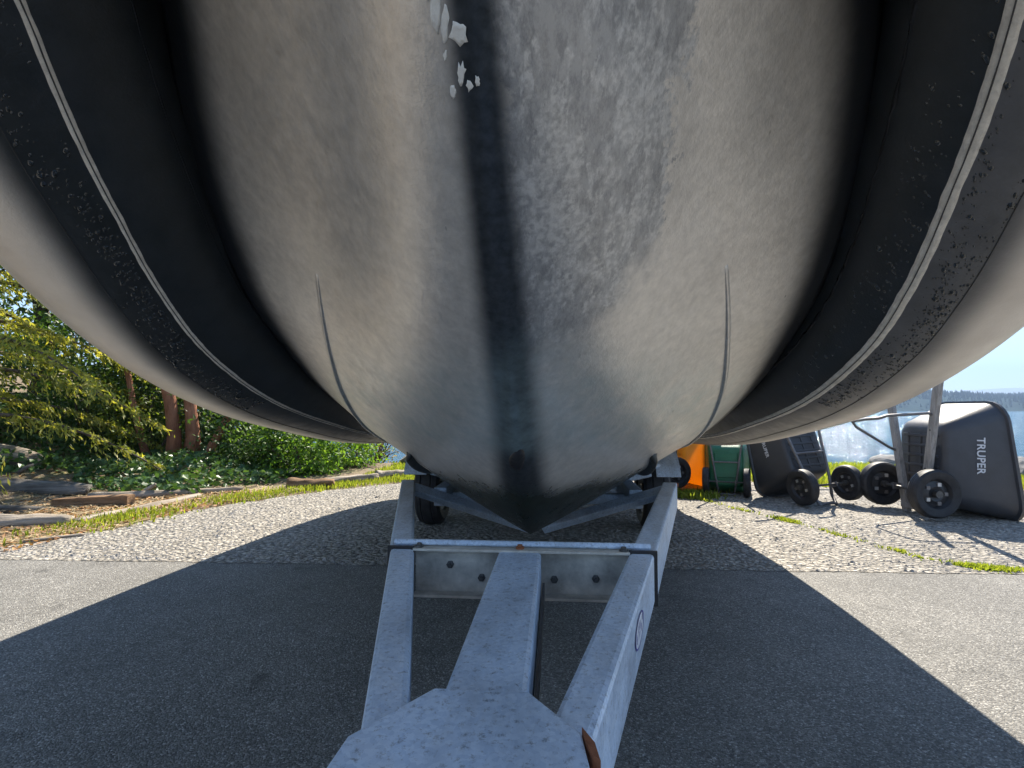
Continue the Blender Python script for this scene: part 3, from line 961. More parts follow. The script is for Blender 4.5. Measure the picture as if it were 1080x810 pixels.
# oval sticker with writing on the right hand tongue beam
dx, dy = (.366 - .138), (1.488 - .64); ln = math.hypot(dx, dy); ux, uy = dx / ln, dy / ln
sc = Vector((.138 + ux * .50, .64 + uy * .50, .352)); nx_, ny_ = uy, -ux
st = MB(); n = 28
pts_o = [sc + Vector((ux, uy, 0)) * (.075 * math.cos(t)) + Vector((0, 0, 1)) * (.030 * math.sin(t)) for t in [2 * math.pi * k / n for k in range(n)]]
st.add([p + Vector((nx_, ny_, 0)) * .0012 for p in pts_o], [tuple(range(n))])
sto = TB(st, 'sticker', 'sticker')
rg = MB()
for k in range(n):
    a_, b_ = pts_o[k], pts_o[(k + 1) % n]; o_ = Vector((nx_, ny_, 0)) * .0018
    i0_ = sc + (a_ - sc) * .90; i1_ = sc + (b_ - sc) * .90
    rg.add([a_ + o_, b_ + o_, i1_ + o_, i0_ + o_], [(0, 1, 2, 3)])
random.seed(3)
for k in range(5):                       # blurred scrawl of characters
    cx_ = -.045 + k * .0225
    for q in range(3):
        a_ = sc + Vector((ux, uy, 0)) * (cx_ + random.uniform(-.007, .007)) + Vector((0, 0, random.uniform(-.014, .004)))
        b_ = a_ + Vector((ux, uy, 0)) * random.uniform(-.006, .008) + Vector((0, 0, random.uniform(.006, .016)))
        o_ = Vector((nx_, ny_, 0)) * .0018; w_ = Vector((ux, uy, 0)) * .0022
        rg.add([a_ - w_ + o_, a_ + w_ + o_, b_ + w_ + o_, b_ - w_ + o_], [(0, 1, 2, 3)])
mb_parent(rg.build('sticker_print', M['ink'], None), trailer)

# ------------------------------------------------------------------ wheelbarrows stood on their noses
def rrect(hy, z0, z1, rad, n=5):
    """rounded rectangle in (y, z), counter-clockwise"""
    out = []
    for (cy, cz, a0) in ((hy - rad, z1 - rad, 0), (-hy + rad, z1 - rad, 90), (-hy + rad, z0 + rad, 180), (hy - rad, z0 + rad, 270)):
        for k in range(n + 1):
            t = R(a0 + 90 * k / n); out.append((cy + rad * math.cos(t), cz + rad * math.sin(t)))
    return out


def wheelbarrow(name, label, loc, rz, lean, poly, handle='wood', wheel_r=.165, sc=1.0, letters=None, letter_side=-1, lsize=.072, loop=True, rib=True, panel=None, group=None, roll=0.0, tray_lift=0.0, axle_z=.175, guard_dz=0.0):
    t = empty(name, loc, rz)
    t.rotation_euler = (roll, lean, rz); t.scale = (sc, sc, sc)
    tag(t, label, 'wheelbarrow', group)
    # tray: rounded tub, bottom at x = 0, open towards +x
    secs_ = []
    prof = [(0.0, .185, .150, .60, .05), (.004, .20, .135, .62, .06), (.03, .222, .105, .655, .07), (.20, .262, .045, .735, .11), (.34, .295, .012, .795, .125), (.36, .300, .008, .80, .13), (.365, .318, -.008, .815, .14), (.385, .318, -.008, .815, .14), (.387, .300, .010, .80, .13), (.34, .285, .025, .785, .12), (.20, .25, .06, .725, .08), (.03, .21, .125, .64, .065), (.018, .18, .155, .60, .05)]
    V = []; n = 24
    for (x, hy, z0, z1, rad) in prof:
        for (y, z) in rrect(hy, z0, z1, rad):
            # the rim plane slopes: the nose end is deeper
            k = 1.0 + (.22 - .62 * (z - .0) / .8 * .55) if x > .02 else 1.0
            V.append((x * k, y, z))
    F = []
    for i in range(len(prof) - 1):
        for k in range(n): F.append((i * n + k, (i + 1) * n + k, (i + 1) * n + (k + 1) % n, i * n + (k + 1) % n))
    F.append(tuple(range(n))); F.append(tuple((len(prof) - 1) * n + k for k in range(n))[::-1])
    tray = mesh_obj('tray', V, F, M[poly], t, True, fix=True)
    tray.location.z = tray_lift
    bm = bmesh.new(); bm.from_mesh(tray.data)
    for e in bm.edges:
        if len(e.link_faces) == 2 and e.calc_face_angle(0) > R(50): e.smooth = False
    bm.to_mesh(tray.data); bm.free()
    if rib:
        for k in range(6):
            m = MB(); m.box((-.004, 0, .20 + k * .072), (.005, .165, .010)); m.build('rib', M[poly], tray, bevel=.003)
        for y in (-.12, 0, .12):
            m = MB(); m.box((-.003, y, .375), (.0045, .008, .20)); m.build('rib', M[poly], tray, bevel=.003)
    if panel:
        m = MB(); m.box((-.006, 0, .40), (.008, .15, .17)); m.build('bottom_panel', M[panel], tray, bevel=.012)
    # handles
    hm = M['barrow_wood'] if handle == 'wood' else M['steel_tube']
    for s in (-1, 1):
        b = MB()
        if handle == 'wood':
            a0, a1 = Vector((-.045, s * .075, .0)), Vector((-.075, s * .335, 1.42))
            d = (a1 - a0).normalized(); u = Vector((1, 0, 0)); u = (u - d * u.dot(d)).normalized(); w = d.cross(u)
            c = []
            for p, hw in ((a0, .026), (a0.lerp(a1, .78), .026), ):
                c.append([p + u * sx * .018 + w * sy * hw for sx, sy in ((-1, -1), (1, -1), (1, 1), (-1, 1))])
            b.hexa(c[0] + c[1])
            ho = b.build('handle', hm, t, bevel=.004)
            g_ = MB(); g_.tube([a0.lerp(a1, .775), a0.lerp(a1, .80), a0.lerp(a1, .99), a1], [.026, .019, .018, .015], 12); g_.build('grip', hm, ho, auto=40)
        else:
            b.tube([(-.035, s * .10, .03), (-.05, s * .13, .2), (-.05, s * .19, .62), (-.06, s * .27, .95), (-.02, s * .30, 1.15), (.02, s * .30, 1.30)], .014, 10)
            ho = b.build('handle', hm, t, smooth=True)
            g_ = MB(); g_.tube([(.005, s * .30, 1.24), (.035, s * .30, 1.37)], .019, 10); g_.build('grip', M['rubber'], ho, auto=40)
    b = MB()
    if handle == 'wood':
        b.box((-.05, 0, .045), (.018, .11, .018)); b.build('nose_block', M['barrow_wood'], t, bevel=.004)
        for z in (.13, .33, .60):
            k = MB(); k.lathe([(.009, 0), (.009, .008), (.005, .012)], 6, Matrix.Translation((-.066, -.075 - .18 * z, z)) @ Matrix.Rotation(R(-90), 4, 'Y')); k.build('bolt', M['bolt'], t)
    else:
        b.tube([(-.035, -.10, .03), (-.06, -.09, guard_dz), (-.075, -.05, .012 + guard_dz), (-.075, .05, .012 + guard_dz), (-.06, .09, guard_dz), (-.035, .10, .03)], .014, 10)
        b.build('nose_guard', hm, t, smooth=True)
        b = MB(); b.tube([(-.052, -.165, .44), (-.052, .165, .44)], .011, 8); b.build('brace', hm, t)
    if loop:      # stand legs: a bent rod standing off the underside
        b = MB()
        b.tube([(-.05, -.20, .70), (-.10, -.20, .715), (-.36, -.17, .69), (-.40, -.15, .67), (-.405, 0, .66), (-.40, .15, .64), (-.36, .165, .60), (-.12, .16, .46), (-.05, .16, .43)], .010, 8)
        b.build('stand_leg', M['steel_tube'], t, smooth=True)
    # axle and wheels
    b = MB(); b.tube([(-.105, -.29, axle_z), (-.105, .29, axle_z)], .010, 8); b.build('axle', M['bolt'], t)
    for s in (-1, 1):
        b = MB(); b.box((-.075, s * .115, axle_z), (.045, .006, .022)); b.build('axle_bracket', M['steel_tube'], t)
        w = empty('wheel', (-.105, s * .255, axle_z), 0, t)
        rot = Matrix.Rotation(R(90), 4, 'X'); q = wheel_r
        h = MB(); h.lathe([(0, -.05), (.022, -.05), (.024, .05), (0, .05)], 14, rot); h.build('hub', M['bolt'], w, auto=30)
        ty = MB(); ty.lathe([(q * .60, -.034), (q * .72, -.042), (q * .90, -.044), (q * .975, -.032), (q, -.014), (q * .985, -.008), (q, 0), (q * .985, .008), (q, .014), (q * .975, .032), (q * .90, .044), (q * .72, .042), (q * .60, .034)], 32, rot, True)
        ty.build('tyre', M['tyre'], w, auto=28)
        for e in range(26):     # tread blocks share the tyre object's look
            pass
        ri = MB(); ri.lathe([(.02, -.012), (q * .30, -.020), (q * .52, -.010), (q * .62, -.034), (q * .64, -.034), (q * .64, .034), (q * .62, .034), (q * .52, .010), (q * .30, .020), (.02, .012)], 28, rot, True)
        rim_o = ri.build('rim', M['rim_black'], w, auto=30)
        for e in range(5):
            a_ = R(72 * e); sp = MB()
            sp.box((math.cos(a_) * q * .40, 0, math.sin(a_) * q * .40), (.012, .023, .012))
            sp.build('spoke', M['rim_silver'] if e % 2 else M['steel_tube'], w)
    if letters:
        cu = bpy.data.curves.new('lettering', 'FONT'); cu.body = letters; cu.size = lsize; cu.align_x = 'CENTER'; cu.align_y = 'CENTER'; cu.offset = .0012; cu.extrude = .0004
        cu.space_character = 1.05
        tmp = bpy.data.objects.new('lettering', cu); col.objects.link(tmp)
        dg = bpy.context.evaluated_depsgraph_get()
        me = bpy.data.meshes.new_from_object(tmp.evaluated_get(dg)); bpy.data.objects.remove(tmp)
        me.materials.append(M['letters'])
        lo = bpy.data.objects.new('lettering', me); put(lo, tray)
        # on the side wall (y = letter_side), reading downwards
        x0_, x1_, y0_, y1_ = .03, .34, .222, .295
        px = .20; py = .222 + (px - .03) / (.31) * .073
        ax_right = Vector((0, 0, -1)); nrm_ = Vector((-(.073 / .31), letter_side * 1.0, 0)).normalized()
        ax_up = nrm_.cross(ax_right).normalized()
        mt = Matrix((ax_right, ax_up, nrm_)).transposed().to_4x4()
        mt.translation = Vector((px * 1.0, letter_side * (py + .0), .44)) + nrm_ * .006
        lo.matrix_local = mt
    return t


wheelbarrow('wheelbarrow', 'black two-wheeled barrow with wooden handles and white lettering, stood on its nose', (2.88, 4.33, .012), R(4), R(2), 'poly_slate', 'wood', .165, 1.06, 'TRUPER', -1, .067, True, True)
wheelbarrow('wheelbarrow', 'black barrow with dark tubular handles leaning between the green and lettered barrows', (2.33, 4.70, .045), R(108), R(20), 'poly_black', 'tube', .165, .90, 'TRUPER', 1, .05, False, True, roll=R(-3), tray_lift=.13, axle_z=.115, guard_dz=-.06)
wheelbarrow('wheelbarrow', 'dark green barrow with two wheels seen from its underside', (1.68, 5.10, .012), R(72), R(6), 'poly_green', 'tube', .19, .68, None, 1, .05, False, False, 'poly_green')
wheelbarrow('wheelbarrow', 'bright orange barrow standing beside the green one', (1.26, 5.55, .012), R(22), R(3), 'poly_orange', 'tube', .15, 1.0, None, -1, .05, False, True)
wheelbarrow('wheelbarrow', 'blue barrow behind the trailer fender and orange barrow', (1.30, 6.35, .012), R(60), R(3), 'poly_blue', 'tube', .15, .95, None, -1, .05, False, True)

# pale metal posts behind the barrows
rail_t = empty('dock_railing', (2.35, 6.2, 0))
tag(rail_t, 'pale grey metal railing behind the green barrow', 'railing')
for k in range(5):
    m = MB(); m.box((-.10 + k * .17, .03 * k, .43), (.022, .022, .43)); m.build('post', M['pale_steel'], rail_t, bevel=.004)
m = MB(); m.tube([(-.2, -.01, .86), (.75, .14, .86)], .022, 10); m.build('top_rail', M['pale_steel'], rail_t)
m = MB(); m.tube([(-.2, -.01, .45), (.75, .14, .45)], .014, 10); m.build('mid_rail', M['pale_steel'], rail_t)

# ------------------------------------------------------------------ sailing boat far out
sb = empty('sailboat', (199.5, 232, -1.15)); tag(sb, 'small sailing boat with dark sail far out on the water', 'sailboat')
m = MB(); L = 4.2
ringp = []
for (x, w, z) in ((-L, .7, .75), (-L * .4, 1.2, .65), (L * .4, 1.05, .75), (L, .06, 1.0)):
    ringp.append([(x, -w, z), (x, -w * .5, -.2), (x, w * .5, -.2), (x, w, z)])
v = [p for r in ringp for p in r]; f = []
for i in range(3):
    for k in range(3): f.append((i * 4 + k, i * 4 + k + 1, i * 4 + 5 + k, i * 4 + 4 + k))
    f.append((i * 4 + 3, i * 4, i * 4 + 4, i * 4 + 7))
f += [(0, 1, 2, 3), (12, 13, 14, 15)]
m.add(v, f); m.build('hull', M['white'], sb)
m = MB(); m.tube([(.4, 0, .6), (.4, 0, 8.4)], .07, 8); m.build('mast', M['white'], sb)
m = MB(); m.add([(.3, 0, 1.4), (-3.4, .35, 1.5), (-2.2, .42, 3.6), (.3, .05, 8.2), (.3, .03, 1.4), (-3.4, .38, 1.5), (-2.2, .45, 3.6), (.3, .08, 8.2)], [(0, 1, 2, 3), (7, 6, 5, 4), (0, 4, 5, 1), (1, 5, 6, 2), (2, 6, 7, 3), (3, 7, 4, 0)]); m.build('mainsail', M['sail'], sb)

# ------------------------------------------------------------------ rocks
def rock_mesh(seed, r):
    bm = bmesh.new(); bmesh.ops.create_icosphere(bm, subdivisions=3, radius=1)
    rr = random.Random(seed)
    planes = [(Vector((rr.gauss(0, 1), rr.gauss(0, 1), rr.gauss(0, 1))).normalized(), rr.uniform(.62, .92)) for _ in range(14)]
    for v in bm.verts:
        for nrm, d in planes:
            q = v.co.dot(nrm)
            if q > d: v.co -= nrm * (q - d) * .9
        v.co += Vector((rr.gauss(0, .012), rr.gauss(0, .012), rr.gauss(0, .012)))
        v.co = Vector((v.co.x * r[0], v.co.y * r[1], v.co.z * r[2]))
    me = bpy.data.meshes.new('boulder'); bm.to_mesh(me); bm.free(); me.materials.append(M['rock'])
    return me


rock_pool = [rock_mesh(k, (1.0, .75, .6)) for k in range(6)]
big = bpy.data.objects.new('boulder', rock_pool[0]); put(big)
big.location = (5.75, 7.0, .03); big.scale = (.34, .3, .33); big.rotation_euler = (0, 0, .6)
tag(big, 'grey boulder on the grass behind the lettered wheelbarrow', 'boulder')
for k in range(30):
    x = -2.0 + k * .34 + random.uniform(-.1, .1)
    y = 8.15 + .35 * math.sin(.9 * x) + random.uniform(-.12, .5)
    r = bpy.data.objects.new('boulder', rock_pool[k % 6]); put(r)
    s = random.uniform(.16, .36)
    r.location = (x, y, float(height(x, y)) + s * .12); r.scale = (s, s, s * random.uniform(.7, 1.1)); r.rotation_euler = (random.uniform(-.3, .3), random.uniform(-.3, .3), random.uniform(0, 6))
    tag(r, 'grey shore rock in the line along the water', 'rock', 'rocks along the water edge')

# ------------------------------------------------------------------ driftwood
def log(name, label, p0, p1, r0, r1, mat, group=None, seed=0, square=False, flat=1.0):
    rr = random.Random(seed)
    p0, p1 = Vector(p0), Vector(p1)
    o = empty(name, p0, math.atan2(p1.y - p0.y, p1.x - p0.x))
    L = (p1 - p0).length; n = 18 if not square else 4
    m = 16; v = []; f = []
    wob = [rr.uniform(-1, 1) for _ in range(8)]
    ph = [rr.uniform(0, 6) for _ in range(4)]
    dz = (p1.z - p0.z)
    for i in range(m):
        t = i / (m - 1); x = L * t
        r = r0 + (r1 - r0) * t
        cy = .03 * wob[0] * math.sin(2.2 * t + ph[0]) + .02 * wob[1] * math.sin(5 * t + ph[1])
        for k in range(n):
            a = 2 * math.pi * (k + .5) / n
            q = r * (1 + (.13 * math.sin(2 * a + ph[2] + 4 * t) + .09 * math.sin(5 * a + ph[3] + 7 * t) + .08 * math.sin(19 * t + ph[0]) - .35 * (1 if i in (0, m - 1) else 0) * (.5 + .5 * math.sin(a + ph[1]))) * (0 if square else 1) + rr.uniform(-.02, .02))
            v.append((x, cy + q * math.cos(a), (r * flat if True else 0) + dz * t + q * math.sin(a) * flat))
    for i in range(m - 1):
        for k in range(n): f.append((i * n + k, i * n + (k + 1) % n, (i + 1) * n + (k + 1) % n, (i + 1) * n + k))
    f.append(tuple(range(n - 1, -1, -1))); f.append(tuple((m - 1) * n + k for k in range(n)))
    ob = mesh_obj('log_body', v, f, M[mat], o, not square, fix=True)
    if not square and seed in (8, 3):
        # a broken branch stub and cracked end
        st = MB(); x = L * rr.uniform(.3, .7); st.tube([(x, 0, r0 * flat * 1.6), (x + .05, rr.uniform(-.05, .05), r0 * flat * 2 + .02), (x + .08, rr.uniform(-.06, .06), r0 * flat * 2 + .045)], [.022, .016, .009], 8)
        st.build('branch_stub', M[mat], o, smooth=True)
    tag(o, label, 'log' if not square else 'timber', group)
    return o


def hz(x, y, d=0.0): return float(height(x, y)) + d
log('driftwood_log', 'thick pale bleached log end at the edge of the grass', (-3.95, 3.28, hz(-3.95, 3.28, -.02)), (-3.28, 3.52, hz(-3.28, 3.52, -.02)), .065, .055, 'driftwood', seed=1)
log('driftwood_log', 'long pale bleached log lying diagonally beside the grass strip', (-3.30, 3.50, hz(-3.3, 3.5, -.02)), (-3.12, 4.62, hz(-3.12, 4.62, .0)), .034, .028, 'driftwood', seed=2)
log('driftwood_log', 'slim pale log running behind the brown timber to the ivy', (-3.95, 4.35, hz(-3.95, 4.35)), (-2.95, 5.02, hz(-2.95, 5.02)), .042, .03, 'driftwood', seed=3)
log('squared_timber', 'squared brown timber with dark end beside the pale logs', (-4.0, 4.10, hz(-4.0, 4.1)), (-3.42, 4.20, hz(-3.42, 4.2)), .075, .075, 'timber', seed=4, square=True, flat=.8)
log('driftwood_log', 'short brown log in the grass below the green shrub', (-2.62, 5.25, hz(-2.62, 5.25)), (-2.18, 5.36, hz(-2.18, 5.36)), .055, .05, 'timber', seed=5)
log('driftwood_log', 'pale log in the grass toward the water', (-2.36, 5.50, hz(-2.36, 5.5)), (-1.93, 5.98, hz(-1.93, 5.98)), .045, .038, 'driftwood', seed=6)
log('driftwood_log', 'small pale driftwood piece nearest the water by the gravel', (-1.98, 6.08, hz(-1.98, 6.08)), (-1.72, 6.32, hz(-1.72, 6.32)), .05, .04, 'driftwood', seed=7)
log('driftwood_log', 'broad grey weathered log slab on the shaded bank', (-5.6, 4.15, hz(-5.6, 4.15, -.03)), (-4.15, 4.55, hz(-4.15, 4.55, -.02)), .085, .07, 'drift_grey', seed=8, flat=.8)
log('driftwood_log', 'grey weathered log lower on the shaded bank', (-5.2, 3.55, hz(-5.2, 3.55, -.03)), (-3.95, 3.98, hz(-3.95, 3.98, -.02)), .055, .045, 'drift_grey', seed=9, flat=.8)
log('driftwood_log', 'pale grey log highest on the bank under the ivy', (-7.4, 5.3, hz(-7.4, 5.3, -.02)), (-5.4, 5.25, hz(-5.4, 5.25, -.02)), .14, .11, 'driftwood', seed=10, flat=.8)
log('driftwood_log', 'thin broken stick lying on the gravel edge', (-3.08, 2.98, hz(-3.08, 2.98, .01)), (-2.86, 3.16, hz(-2.86, 3.16, .016)), .012, .009, 'driftwood', seed=11)

# ------------------------------------------------------------------ foliage
def leaf_quads(P, N, size, asp=.55, fold=.25):
    """P (n,3) centres, N (n,3) facing dirs, size (n,) -> folded diamond leaves"""
    n = len(P)
    N = N / np.linalg.norm(N, axis=1, keepdims=True)
    ref = rng.normal(size=(n, 3)); U = ref - N * np.sum(ref * N, 1, keepdims=True); U /= np.linalg.norm(U, axis=1, keepdims=True)
    Wd = np.cross(N, U); s = size[:, None]
    a = P - U * s * .5; c = P + U * s * .5
    b = P + Wd * s * asp * .5 + N * s * fold * .3 - U * s * .08; d = P - Wd * s * asp * .5 + N * s * fold * .3 - U * s * .08
    V = np.stack([a, b, c, d], 1).reshape(-1, 3)
    i = np.arange(n)[:, None] * 4
    F = np.concatenate([i + np.array([0, 1, 2]), i + np.array([0, 2, 3])], 1).reshape(-1, 3)
    return V, F


def clump_points(c, rad, n_cl, n_leaf, spread, low=0.0):
    """leaf positions in clumps spread through an ellipsoid shell"""
    D = rng.normal(size=(n_cl, 3)); D /= np.linalg.norm(D, axis=1, keepdims=True)
    rr = rng.uniform(.45, 1.0, size=(n_cl, 1)) ** .6
    Cn = np.array(c) + D * rr * np.array(rad)
    k = rng.integers(0, n_cl, size=n_leaf)
    sp = spread * rng.uniform(.6, 1.4, size=(n_cl, 1))
    P = Cn[k] + rng.normal(size=(n_leaf, 3)) * sp[k] * np.array([1, 1, .7])
    return P, Cn


def branch_mb(mb, p0, p1, r0, r1, bend=.15, n=5, ns=7):
    p0, p1 = Vector(p0), Vector(p1); off = Vector((rng.normal(), rng.normal(), rng.normal() * .4)) * bend * (p1 - p0).length
    pts = []
    for i in range(n):
        t = i / (n - 1); pts.append(p0.lerp(p1, t) + off * math.sin(math.pi * t) * .5)
    mb.tube(pts, [r0 + (r1 - r0) * i / (n - 1) for i in range(n)], ns)


def shrub(name, label, base, rad, n_leaf, size, leaf, n_cl=40, spread=.16, stems=9, cat_='shrub', group=None, bark='bark', zc=None):
    z = hz(base[0], base[1])
    t = empty(name, (base[0], base[1], z)); tag(t, label, cat_, group)
    c = np.array([0, 0, (zc if zc is not None else rad[2] * .9)])
    P, Cn = clump_points(c, rad, n_cl, n_leaf, spread)
    P[:, 2] = np.maximum(P[:, 2], .02 + rng.uniform(0, .1, len(P)))
    N = rng.normal(size=P.shape) + np.array([0, 0, .9])
    V, F = leaf_quads(P, N, size * rng.uniform(.6, 1.35, len(P)))
    soup('foliage', V, F, M[leaf], t)
    for s in range(stems):
        mb = MB(); q = Cn[rng.integers(0, n_cl)]
        branch_mb(mb, (rng.uniform(-.12, .12), rng.uniform(-.12, .12), -.03), q, .014 + .01 * rng.random(), .004)
        mb.build('stem', M[bark], t, smooth=True)
    return t


def tree(name, label, base, hgt, crown_c, crown_r, n_leaf, size, leaf, trunks, bark, n_cl=60, spread=.3, limbs=14, group=None):
    z = hz(base[0], base[1])
    t = empty(name, (base[0], base[1], z)); tag(t, label, 'tree', group)
    P, Cn = clump_points(crown_c, crown_r, n_cl, n_leaf, spread)
    tops = []
    for (dx, dy, r, lean) in trunks:
        mb = MB(); n = 9; pts = []; rs = []
        for i in range(n):
            q = i / (n - 1)
            pts.append((dx + lean[0] * q + .10 * math.sin(7 * q + dx * 9), dy + lean[1] * q + .08 * math.cos(6 * q + dy * 7), -.12 + (hgt * lean[2]) * q)); rs.append(r * (1.35 if i == 0 else 1) * (1 - .6 * q))
        mb.tube(pts, rs, 12); trk = mb.build('trunk', M[bark], t, smooth=True); tops.append((pts, trk))
    for s in range(limbs):
        pts, trk = tops[s % len(tops)]; q = Cn[rng.integers(0, n_cl)]
        i = rng.integers(3, 8); mb = MB(); branch_mb(mb, pts[i], q, .035 * hgt / 4, .008, .2, 6); mb.build('limb', M[bark], trk, smooth=True)
    P[:, 2] = np.maximum(P[:, 2], .1)
    N = rng.normal(size=P.shape) + np.array([0, 0, .8])
    V, F = leaf_quads(P, N, size * rng.uniform(.6, 1.35, len(P)))
    soup('crown', V, F, M[leaf], t)
    return t


# red barked multi stem tree
tree('arbutus_tree', 'red-barked tree with several stems rising from the ivy', (-4.75, 6.35), 3.8, (.9, .7, 3.5), (1.2, 1.1, .8), 6000, .085, 'leaf_olive',
     [(0, 0, .085, (-.45, .05, .95)), (.15, .03, .08, (.30, .1, .95)), (.06, .14, .06, (-.1, .5, .9)), (.40, .05, .055, (1.7, .2, .75)), (-.22, .05, .045, (-1.1, .1, .8))], 'bark_red', 70, .28, 16)
# cedar with drooping sprays
def cedar(name, label, base, hgt, seed):
    rr = np.random.default_rng(seed); z = hz(*base)
    t = empty(name, (base[0], base[1], z)); tag(t, label, 'tree')
    mb = MB(); mb.tube([(0, 0, -.15), (.02, 0, hgt * .3), (0, .03, hgt * .65), (0, 0, hgt)], [.20, .15, .09, .015], 12); trk = mb.build('trunk', M['bark'], t, smooth=True)
    P = []; D = []; S = []
    for b in range(64):
        h = .55 + (hgt - .8) * (b / 64) ** 1.1; az = b * 2.399 + rr.uniform(-.3, .3); L = (2.5 - 1.9 * h / hgt) * rr.uniform(.8, 1.15)
        dirv = np.array([math.cos(az), math.sin(az), 0]); sd_ = np.array([-math.sin(az), math.cos(az), 0])
        pts = [np.array([0, 0, h]) + dirv * L * q + np.array([0, 0, 1]) * (.12 * L * q - .42 * L * q * q) for q in np.linspace(0, 1, 7)]
        m2 = MB(); m2.tube([tuple(p) for p in pts], [.028 * (1 - .85 * q) for q in np.linspace(0, 1, 7)], 6); m2.build('bough', M['bark'], trk, smooth=True)
        for w in range(78):
            q = rr.uniform(.2, 1.0); p = pts[0] + dirv * L * q; p[2] = h + .12 * L * q - .42 * L * q * q
            sgn = rr.choice([-1, 1]); tl = rr.uniform(.18, .42) * (1.15 - .5 * q)
            for s in range(11):
                u = (s + rr.random()) / 11
                pp = p + (sd_ * sgn * .75 + dirv * .55) * tl * u + np.array([0, 0, -1]) * tl * (.1 * u + .55 * u * u) + rr.normal(size=3) * .012
                dd = (sd_ * sgn * (.6 - .3 * u) + dirv * .5 + np.array([0, 0, -.3 - .9 * u])) + rr.normal(size=3) * .45
                P.append(pp); D.append(dd); S.append(rr.uniform(.05, .11) * (1.1 - .4 * u))
    P, D, S = np.array(P), np.array(D), np.array(S)
    D /= np.linalg.norm(D, axis=1, keepdims=True)
    ref = np.random.default_rng(3).normal(size=P.shape) + np.array([0, 0, .6]); Wd = np.cross(D, ref); Wd /= np.linalg.norm(Wd, axis=1, keepdims=True)
    s = S[:, None]
    V = np.stack([P - D * s * .5, P + Wd * s * .12, P + D * s * .5, P - Wd * s * .12], 1).reshape(-1, 3)
    i = np.arange(len(P))[:, None] * 4
    soup('crown', V, i + np.array([0, 1, 2, 3]), M['leaf_cedar'], t)


cedar('cedar_tree', 'cedar with drooping yellow-green sprays at the left edge of the bank', (-6.25, 4.9), 5.5, 5)
# shrubs and trees that close the bank
spec = [
    ('evergreen_shrub', 'dense dark evergreen shrub behind the red-barked tree', (-5.3, 7.6), (1.2, 1.0, 1.2), 8000, .07, 'leaf_dark', 60),
    ('leafy_shrub', 'bright yellow-green shrub at the water end of the hedge', (-3.15, 6.55), (.55, .5, .42), 4200, .055, 'leaf_green', 34),
    ('leafy_shrub', 'mid green shrub between the bright shrub and the red-barked tree', (-3.75, 6.75), (.62, .6, .62), 4600, .06, 'leaf_dark', 36),
    ('leafy_shrub', 'low bright shrub tapering toward the water', (-2.72, 7.15), (.42, .5, .34), 2600, .05, 'leaf_green', 24),
    ('twiggy_shrub', 'sparse brownish twiggy bush beside the water', (-2.75, 8.1), (.5, .5, .55), 800, .045, 'leaf_twig', 30),
    ('evergreen_shrub', 'broad dark shrub beneath the cedar sprays', (-6.4, 6.9), (1.2, .9, .95), 7000, .07, 'leaf_dark', 50),
    ('leafy_shrub', 'tall bright green shrub behind the broad dark shrub', (-7.2, 8.6), (1.5, 1.2, 1.6), 8000, .09, 'leaf_green', 60),
    ('leafy_shrub', 'olive green shrub left of the red-barked stems', (-5.35, 6.75), (.65, .5, .7), 3800, .06, 'leaf_olive', 34),
]
for (nm, lb, b, rad, n, sz, lf, cl) in spec:
    shrub(nm, lb, b, rad, n, sz, lf, cl, .17 if rad[0] > .5 else .11, 22 if 'twiggy' in nm else 9)
tree('broadleaf_tree', 'tall dark broadleaf tree far up the bank behind the cedar', (-9.6, 9.2), 4.8, (0, 0, 2.5), (2.4, 2.2, 2.2), 15000, .13, 'leaf_dark', [(0, 0, .16, (.1, .1, .85))], 'bark', 90, .42)
tree('broadleaf_tree', 'yellow-green broadleaf tree behind the hedge and red-barked tree', (-6.6, 11.0), 4.6, (0, 0, 2.3), (2.3, 2.0, 2.0), 13000, .12, 'leaf_olive', [(0, 0, .14, (.1, .1, .85)), (.3, .1, .1, (.5, .1, .7))], 'bark', 90, .42)
tree('broadleaf_tree', 'dark rounded tree behind the bright shrub', (-4.6, 9.6), 4.0, (0, 0, 1.9), (1.4, 1.3, 1.7), 10000, .10, 'leaf_dark', [(0, 0, .1, (.1, .1, .85))], 'bark', 70, .32)
tree('broadleaf_tree', 'dark tree on the upper bank left of the cedar', (-10.5, 6.2), 5.5, (0, 0, 2.7), (2.2, 2.2, 2.6), 12000, .13, 'leaf_dark', [(0, 0, .15, (.1, .1, .85))], 'bark', 80, .42)

# ivy carpet
def bank_points(n, x0, x1, y0, y1, d0, d1):
    out = []
    while sum(len(a) for a in out) < n:
        x = rng.uniform(x0, x1, n); y = rng.uniform(y0, y1, n); d = np.interp(y, by, bx) - x
        edge_n = .25 * np.sin(4 * x) + .2 * np.sin(7 * y + x)
        k = (d > d0 + edge_n) & (d < d1); out.append(np.stack([x[k], y[k]], 1))
    return np.concatenate(out)[:n]


xy = bank_points(26000, -10, -2, 4.6, 11, .45, 6)
keep = ~((xy[:, 0] < -4.2) & (xy[:, 1] < 5.0 + .18 * np.sin(6 * xy[:, 0])))
xy = xy[keep]
lump = .5 + .5 * np.sin(2.7 * xy[:, 0] + 1.1) * np.sin(3.3 * xy[:, 1])
P = np.column_stack([xy, height(xy[:, 0], xy[:, 1]) + .02 + rng.uniform(0, 1, len(xy)) ** 1.5 * (.06 + .12 * lump)])
V, F = leaf_quads(P, rng.normal(size=P.shape) * .7 + np.array([0, -.2, 1]), rng.uniform(.04, .085, len(P)), .85)
o = soup('ivy_ground_cover', V, F, M['leaf_ivy']); tag(o, 'dark glossy ivy carpeting the bank under the trees', 'ivy', kind='stuff')


